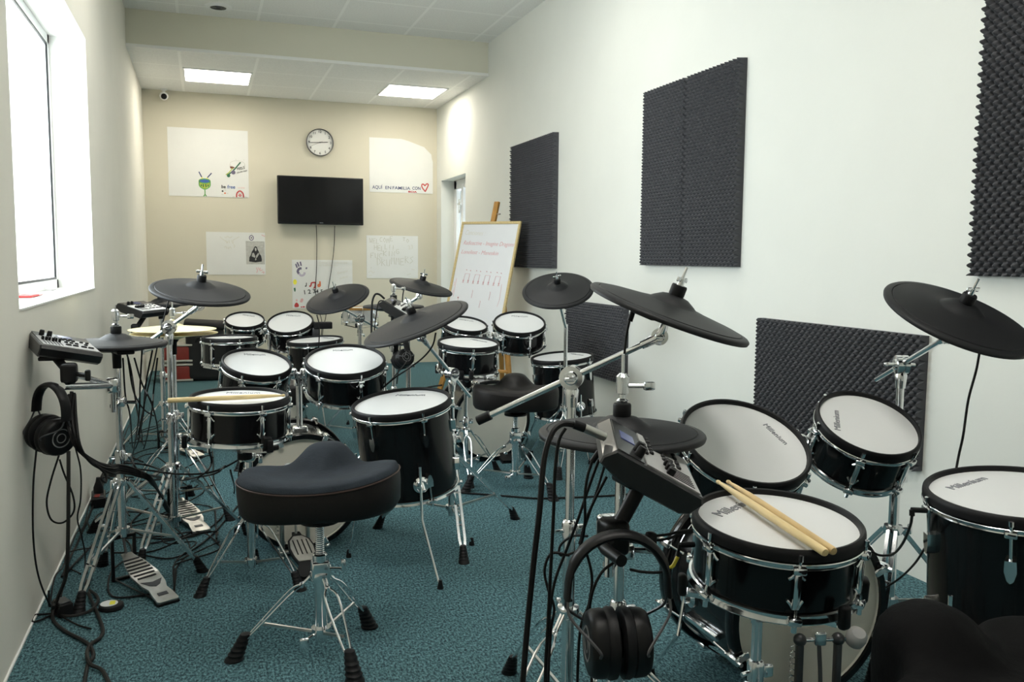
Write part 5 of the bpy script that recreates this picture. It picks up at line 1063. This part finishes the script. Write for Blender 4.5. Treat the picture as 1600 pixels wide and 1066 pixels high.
# kit with one stick
cable(px([(264, 468, 3.4), (254, 505, 3.4), (248, 530, 3.4), (240, 570, 3.42), (228, 620, 3.45), (216, 680, 3.5)]), 'thin black cable hanging from the cymbal before the golden hi-hat', .0028)
cable(px([(601, 467, 4.06), (592, 460, 4.06), (585, 462, 4.06), (581, 480, 4.06), (580.5, 530, 4.06), (582, 560, 4.06), (590, 600, 4.2)]), 'thick black cable arching from the module below the Welcome poster', .0048)
cable(px([(600, 470, 4.08), (592, 472, 4.08), (588, 490, 4.08), (585, 520, 4.08), (586, 560, 4.08)]), 'thin black cable beside the arching one below the Welcome poster', .003)
cable(px([(631, 452, 4.95), (629, 465, 4.95), (628, 490, 4.95), (624, 560, 4.95), (620, 600, 4.95)]), 'thin black cable hanging from the cymbal below the Welcome poster', .0035)
cable(px([(495, 492, 4.95), (498, 505, 4.95), (499, 522, 4.95), (497, 560, 5.0)]), 'thin black cable hanging from the cymbal before the handprint poster', .0032)
cable(px([(590, 607, 3.6), (610, 595, 3.7), (640, 560, 3.8)]), 'short black cable slanting behind the steeply tilted wide cymbal', .0026)
cable(px([(690, 602, 4.3), (670, 605, 4.4), (655, 610, 4.5), (640, 618, 4.6)]), 'black cable behind the floor tom leading to the easel', .004)
cable(px([(681, 520, 3.3), (676, 540, 3.3), (662, 558, 3.3), (640, 575, 3.3), (615, 592, 3.35), (590, 615, 3.4), (575, 640, 3.5), (560, 690, 3.5)]), 'black cable swinging from the steeply tilted wide cymbal', .0032)
hang = [[(196, 545), (205, 580), (214, 640), (222, 690), (205, 735)], [(222, 545), (219, 600), (216, 660), (205, 720), (190, 760)], [(238, 548), (228, 600), (222, 660), (212, 700), (190, 735)], [(246, 560), (240, 610), (236, 650), (225, 700), (205, 740)], [(210, 560), (222, 600), (240, 640), (250, 690)], [(200, 560), (206, 600), (212, 620), (225, 640), (240, 650)], [(192, 560), (196, 620), (203, 650), (207, 700)]]
for h in hang:
    cable([atd(x, y, 2.95+.12*i) if y < 690 else at(x, y, z=.008) for i, (x, y) in enumerate(h)], 'thin black cable hanging behind the hi-hat pad by the window wall', .0030, 'cables hanging behind the window-side hi-hat')
lab = 'black cable in the tangle along the foot of the window wall'
random.seed(11)
for i in range(30):
    y0 = random.uniform(3.1, 5.8); x0 = random.uniform(-.46, -.30); pts = []; x, y = x0, y0; a = random.uniform(0, 6.28)
    for k in range(9):
        pts.append((max(-.49, min(.02 if y > 3.3 else -.12, x)), max(3.0, min(6.2, y)), .005+.004*((i+k) % 3)+(.05*abs(math.sin(k*1.3+i)) if i % 4 == 1 and 0 < k < 8 else 0))); a += random.uniform(-1.1, 1.1); x += .14*math.cos(a); y += .22*math.sin(a)
    cable(pts, lab, random.choice((.0028, .0033, .0040)), 'tangle of cables along the window wall', CABLE if i % 3 else CABLEB)
lab = 'black cable sagging over the carpet between hi-hat stand and single-stick snare'
for h in ([(150, 726), (190, 738), (232, 742), (262, 748), (300, 752), (318, 740)], [(170, 728), (200, 724), (240, 730), (280, 748), (330, 742), (352, 728)], [(205, 715), (215, 735), (240, 760), (262, 772), (290, 770), (312, 756)], [(135, 715), (150, 722), (185, 730), (230, 735), (280, 741), (330, 738), (370, 720), (392, 700)], [(186, 735), (230, 742), (270, 752), (310, 745), (330, 725), (325, 700)], [(230, 850), (280, 842), (310, 835), (345, 810), (366, 770), (360, 735)], [(225, 868), (265, 873), (300, 860), (335, 832), (372, 790)], [(200, 800), (250, 803), (290, 815), (300, 830), (270, 842), (225, 838), (205, 818), (240, 790), (280, 790)]):
    cable([at(x, y, z=.006) if y > 745 else atd(x, y, 3.05) for x, y in h], lab, .0034, 'cables between hi-hat stand and snare')
for k in range(4):
    cable(px([(108+3*k, 616, 2.62), (107+4*k, 655, 2.60), (113+4*k, 690+2*k, 2.58), (131+3*k, 709+4*k, 2.63), (152+2*k, 724+3*k, 2.72), (171+2*k, 729+4*k, 2.78), (188, 727+4*k, 2.85), (215, 735+3*k, 2.95), (240, 752+2*k, 3.05)])+[at(262+6*k, 800+5*k, z=.006), at(300+8*k, 822+4*k, z=.006)], 'black cable of the thick bundle drooping under the module by the window wall', .0042, 'drooping cable bundle by the window wall')
for k, (h, l) in enumerate((([(112, 612, 2.62), (108, 650, 2.60), (112, 680, 2.58), (126, 705, 2.62), (150, 722, 2.72), (172, 730, 2.78), (186, 728, 2.85)], 'thick bundle of black cables drooping from the module by the window wall'), ([(116, 614, 2.62), (113, 650, 2.60), (118, 684, 2.58), (133, 712, 2.63), (156, 729, 2.72), (176, 733, 2.78), (186, 732, 2.85)], 'second black cable of the drooping bundle by the window wall'), ([(104, 640, 2.60), (106, 668, 2.58), (116, 696, 2.58), (135, 716, 2.62), (158, 734, 2.70), (166, 745, 2.72), (165, 754, 2.70), (158, 748, 2.68), (162, 738, 2.72)], 'black cable ending in a small loop below the module by the window wall'))):
    cable(px(h), l, (.0052, .0045, .0035)[k])
cable(px([(107, 705, 2.55), (107, 780, 2.55), (106, 850, 2.58), (103, 900, 2.62), (90, 935, 2.68)])+[at(82, 965, z=.01), at(100, 985, z=.008), at(128, 1000, z=.008), at(141, 1010, z=.008), at(146, 1026, z=.008), at(137, 1040, z=.008), at(131, 1075, z=.008)], 'thick black power cable winding toward the camera, starting under the hanging headphones', .0055, None, CABLEB)
cable([at(132, 900, z=.01), at(138, 925, z=.008), at(146, 945, z=.008), at(152, 958, z=.008), at(161, 985, z=.008), at(155, 998, z=.008), at(143, 1006, z=.008), at(136, 1020, z=.016), at(141, 1038, z=.016), at(160, 1048, z=.008), at(174, 1075, z=.008)], 'thick black power cable twisting with another one on the carpet', .0055, None, CABLEB)
cable([at(138, 922, z=.01), at(150, 930, z=.01), at(153, 940, z=.01), at(140, 955, z=.012), at(110, 963, z=.012), at(84, 958, z=.012), at(84, 945, z=.05)], 'black power cable curling beside the plug box on the carpet', .005, None, CABLEB)
cable(px([(57, 702, 2.5), (52, 760, 2.5), (52, 840, 2.52), (60, 900, 2.6)])+[at(78, 945, z=.02), at(95, 962, z=.012), at(120, 976, z=.006), at(142, 983, z=.006)], 'thin black headphone cable hanging close to the window wall', .0028)
cable(px([(92, 712, 2.55), (80, 750, 2.55), (73, 785, 2.56), (80, 812, 2.57), (98, 817, 2.58), (115, 800, 2.58), (114, 775, 2.58), (100, 740, 2.57), (93, 718, 2.57)]), 'black cable hanging in a wide loop under the headphones', .0028)
cable(px([(118, 700, 2.58), (126, 735, 2.6), (126, 780, 2.62), (121, 810, 2.64), (128, 840, 2.7), (133, 870, 2.75)])+[at(132, 905, z=.02)], 'thin black cable hanging to the wall side of the hi-hat stand', .0024)
cable([at(50, 968, z=.006), at(55, 961, z=.006), at(70, 960, z=.006), at(84, 959, z=.008), at(66, 968, z=.006), at(52, 972, z=.006), at(50, 968, z=.006)], 'small loop of black cable against the foot of the window wall', .003)
# plug boxes on the floor
def plugbox(label, c, s, rot, lid=None):
    t = thing('power_strip', label, 'power strip', c, 'plug boxes on the carpet'); T = Matrix.Rotation(rot, 3, 'Z')
    b = MB(c); b.rbox(V(c)+V((0, 0, s[2]/2)), s, .006, T); b.build('body', BPLAST, t)
    b = MB(c); b.rbox(V(c)+V((0, 0, s[2]+.002)), (s[0]*.8, s[1]*.8, .006), .002, T, 1); b.build('cover', lid or DSTEEL, t); return t
p = at(97, 962, z=0); plugbox('small plug box under the headphones at the foot of the window wall', V((p.x, p.y+.01, 0)), (.045, .065, .042), .5)
P2 = at(152, 793, z=0)+V((0, .06, 0)); t = plugbox('black power strip with an orange switch behind the hi-hat stand', P2, (.06, .16, .045), .1); b = MB(P2); b.rbox(P2+V((0, -.05, .050)), (.022, .03, .008), .002, n=1); b.build('switch', REDP, t)
b = MB(P2); b.lathe([(0, .05), (.022, .05), (.021, .075), (.012, .10), (.008, .12), (0, .12)], 14, Matrix.Translation(P2+V((0, .01, 0)))); b.build('plug', BPLAST, t)
dp = at(174, 951, z=0); t = thing('practice_pad', 'round black puck with a white and yellow sticker on the carpet', 'puck', dp)
b = MB(dp); b.lathe([(0, 0), (.034, 0), (.038, .004), (.036, .014), (.030, .017), (0, .017)], 28, Matrix.Translation(dp)); b.build('body', RUBBER, t)
b = MB(dp); b.lathe([(0, .0172), (.026, .0172), (.026, .0185), (0, .0185)], 24, Matrix.Translation(dp+V((-.006, 0, 0)))); sk = b.build('sticker', PAPER, t)
b = MB(dp); b.box(dp+V((.004, .0, .0189)), (.016, .03, .0008)); b.build('sticker_print', INK['yellow'], sk, 0)
# things on the window sill
for i, (x, y, s, m, l) in enumerate(((44, 463, (.05, .16, .008), INK['red'], 'thin red booklet lying on the window sill'), (52, 461, (.05, .14, .007), INK['pink'], 'pale pink booklet lying on the window sill'), (76, 452, (.05, .16, .012), PAPER, 'white cloth pad lying on the window sill'))):
    c = at(x, y, z=.965); b = MB(c); b.rbox(V((c.x, c.y, .9625+s[2]/2)), s, .002, n=1); o = b.build('booklet', m, None); o.location = c; tag(o, l, 'booklet')
jb = at(504, 508.5, y=5.93); t = thing('percussion_block', 'black box-shaped block clamped beside the tom below the handprint poster', 'percussion block', jb)
b = MB(jb); b.rbox(jb, (.125, .06, .046), .006); b.build('body', BPLAST, t)
b = MB(jb); b.rbox(jb+V((-.045, .0, -.045)), (.05, .04, .06), .006); b.cyl(jb+V((-.05, 0, -.05)), jb+V((-.10, .03, -.06)), .007, 8); b.build('clamp', DSTEEL, t)
# ------------------------------------------------------------------ view
sc.view_settings.view_transform = 'Standard'; sc.view_settings.look = 'None'; sc.view_settings.gamma = 1; sc.view_settings.exposure = EXPO; sc.view_settings.use_curve_mapping = False
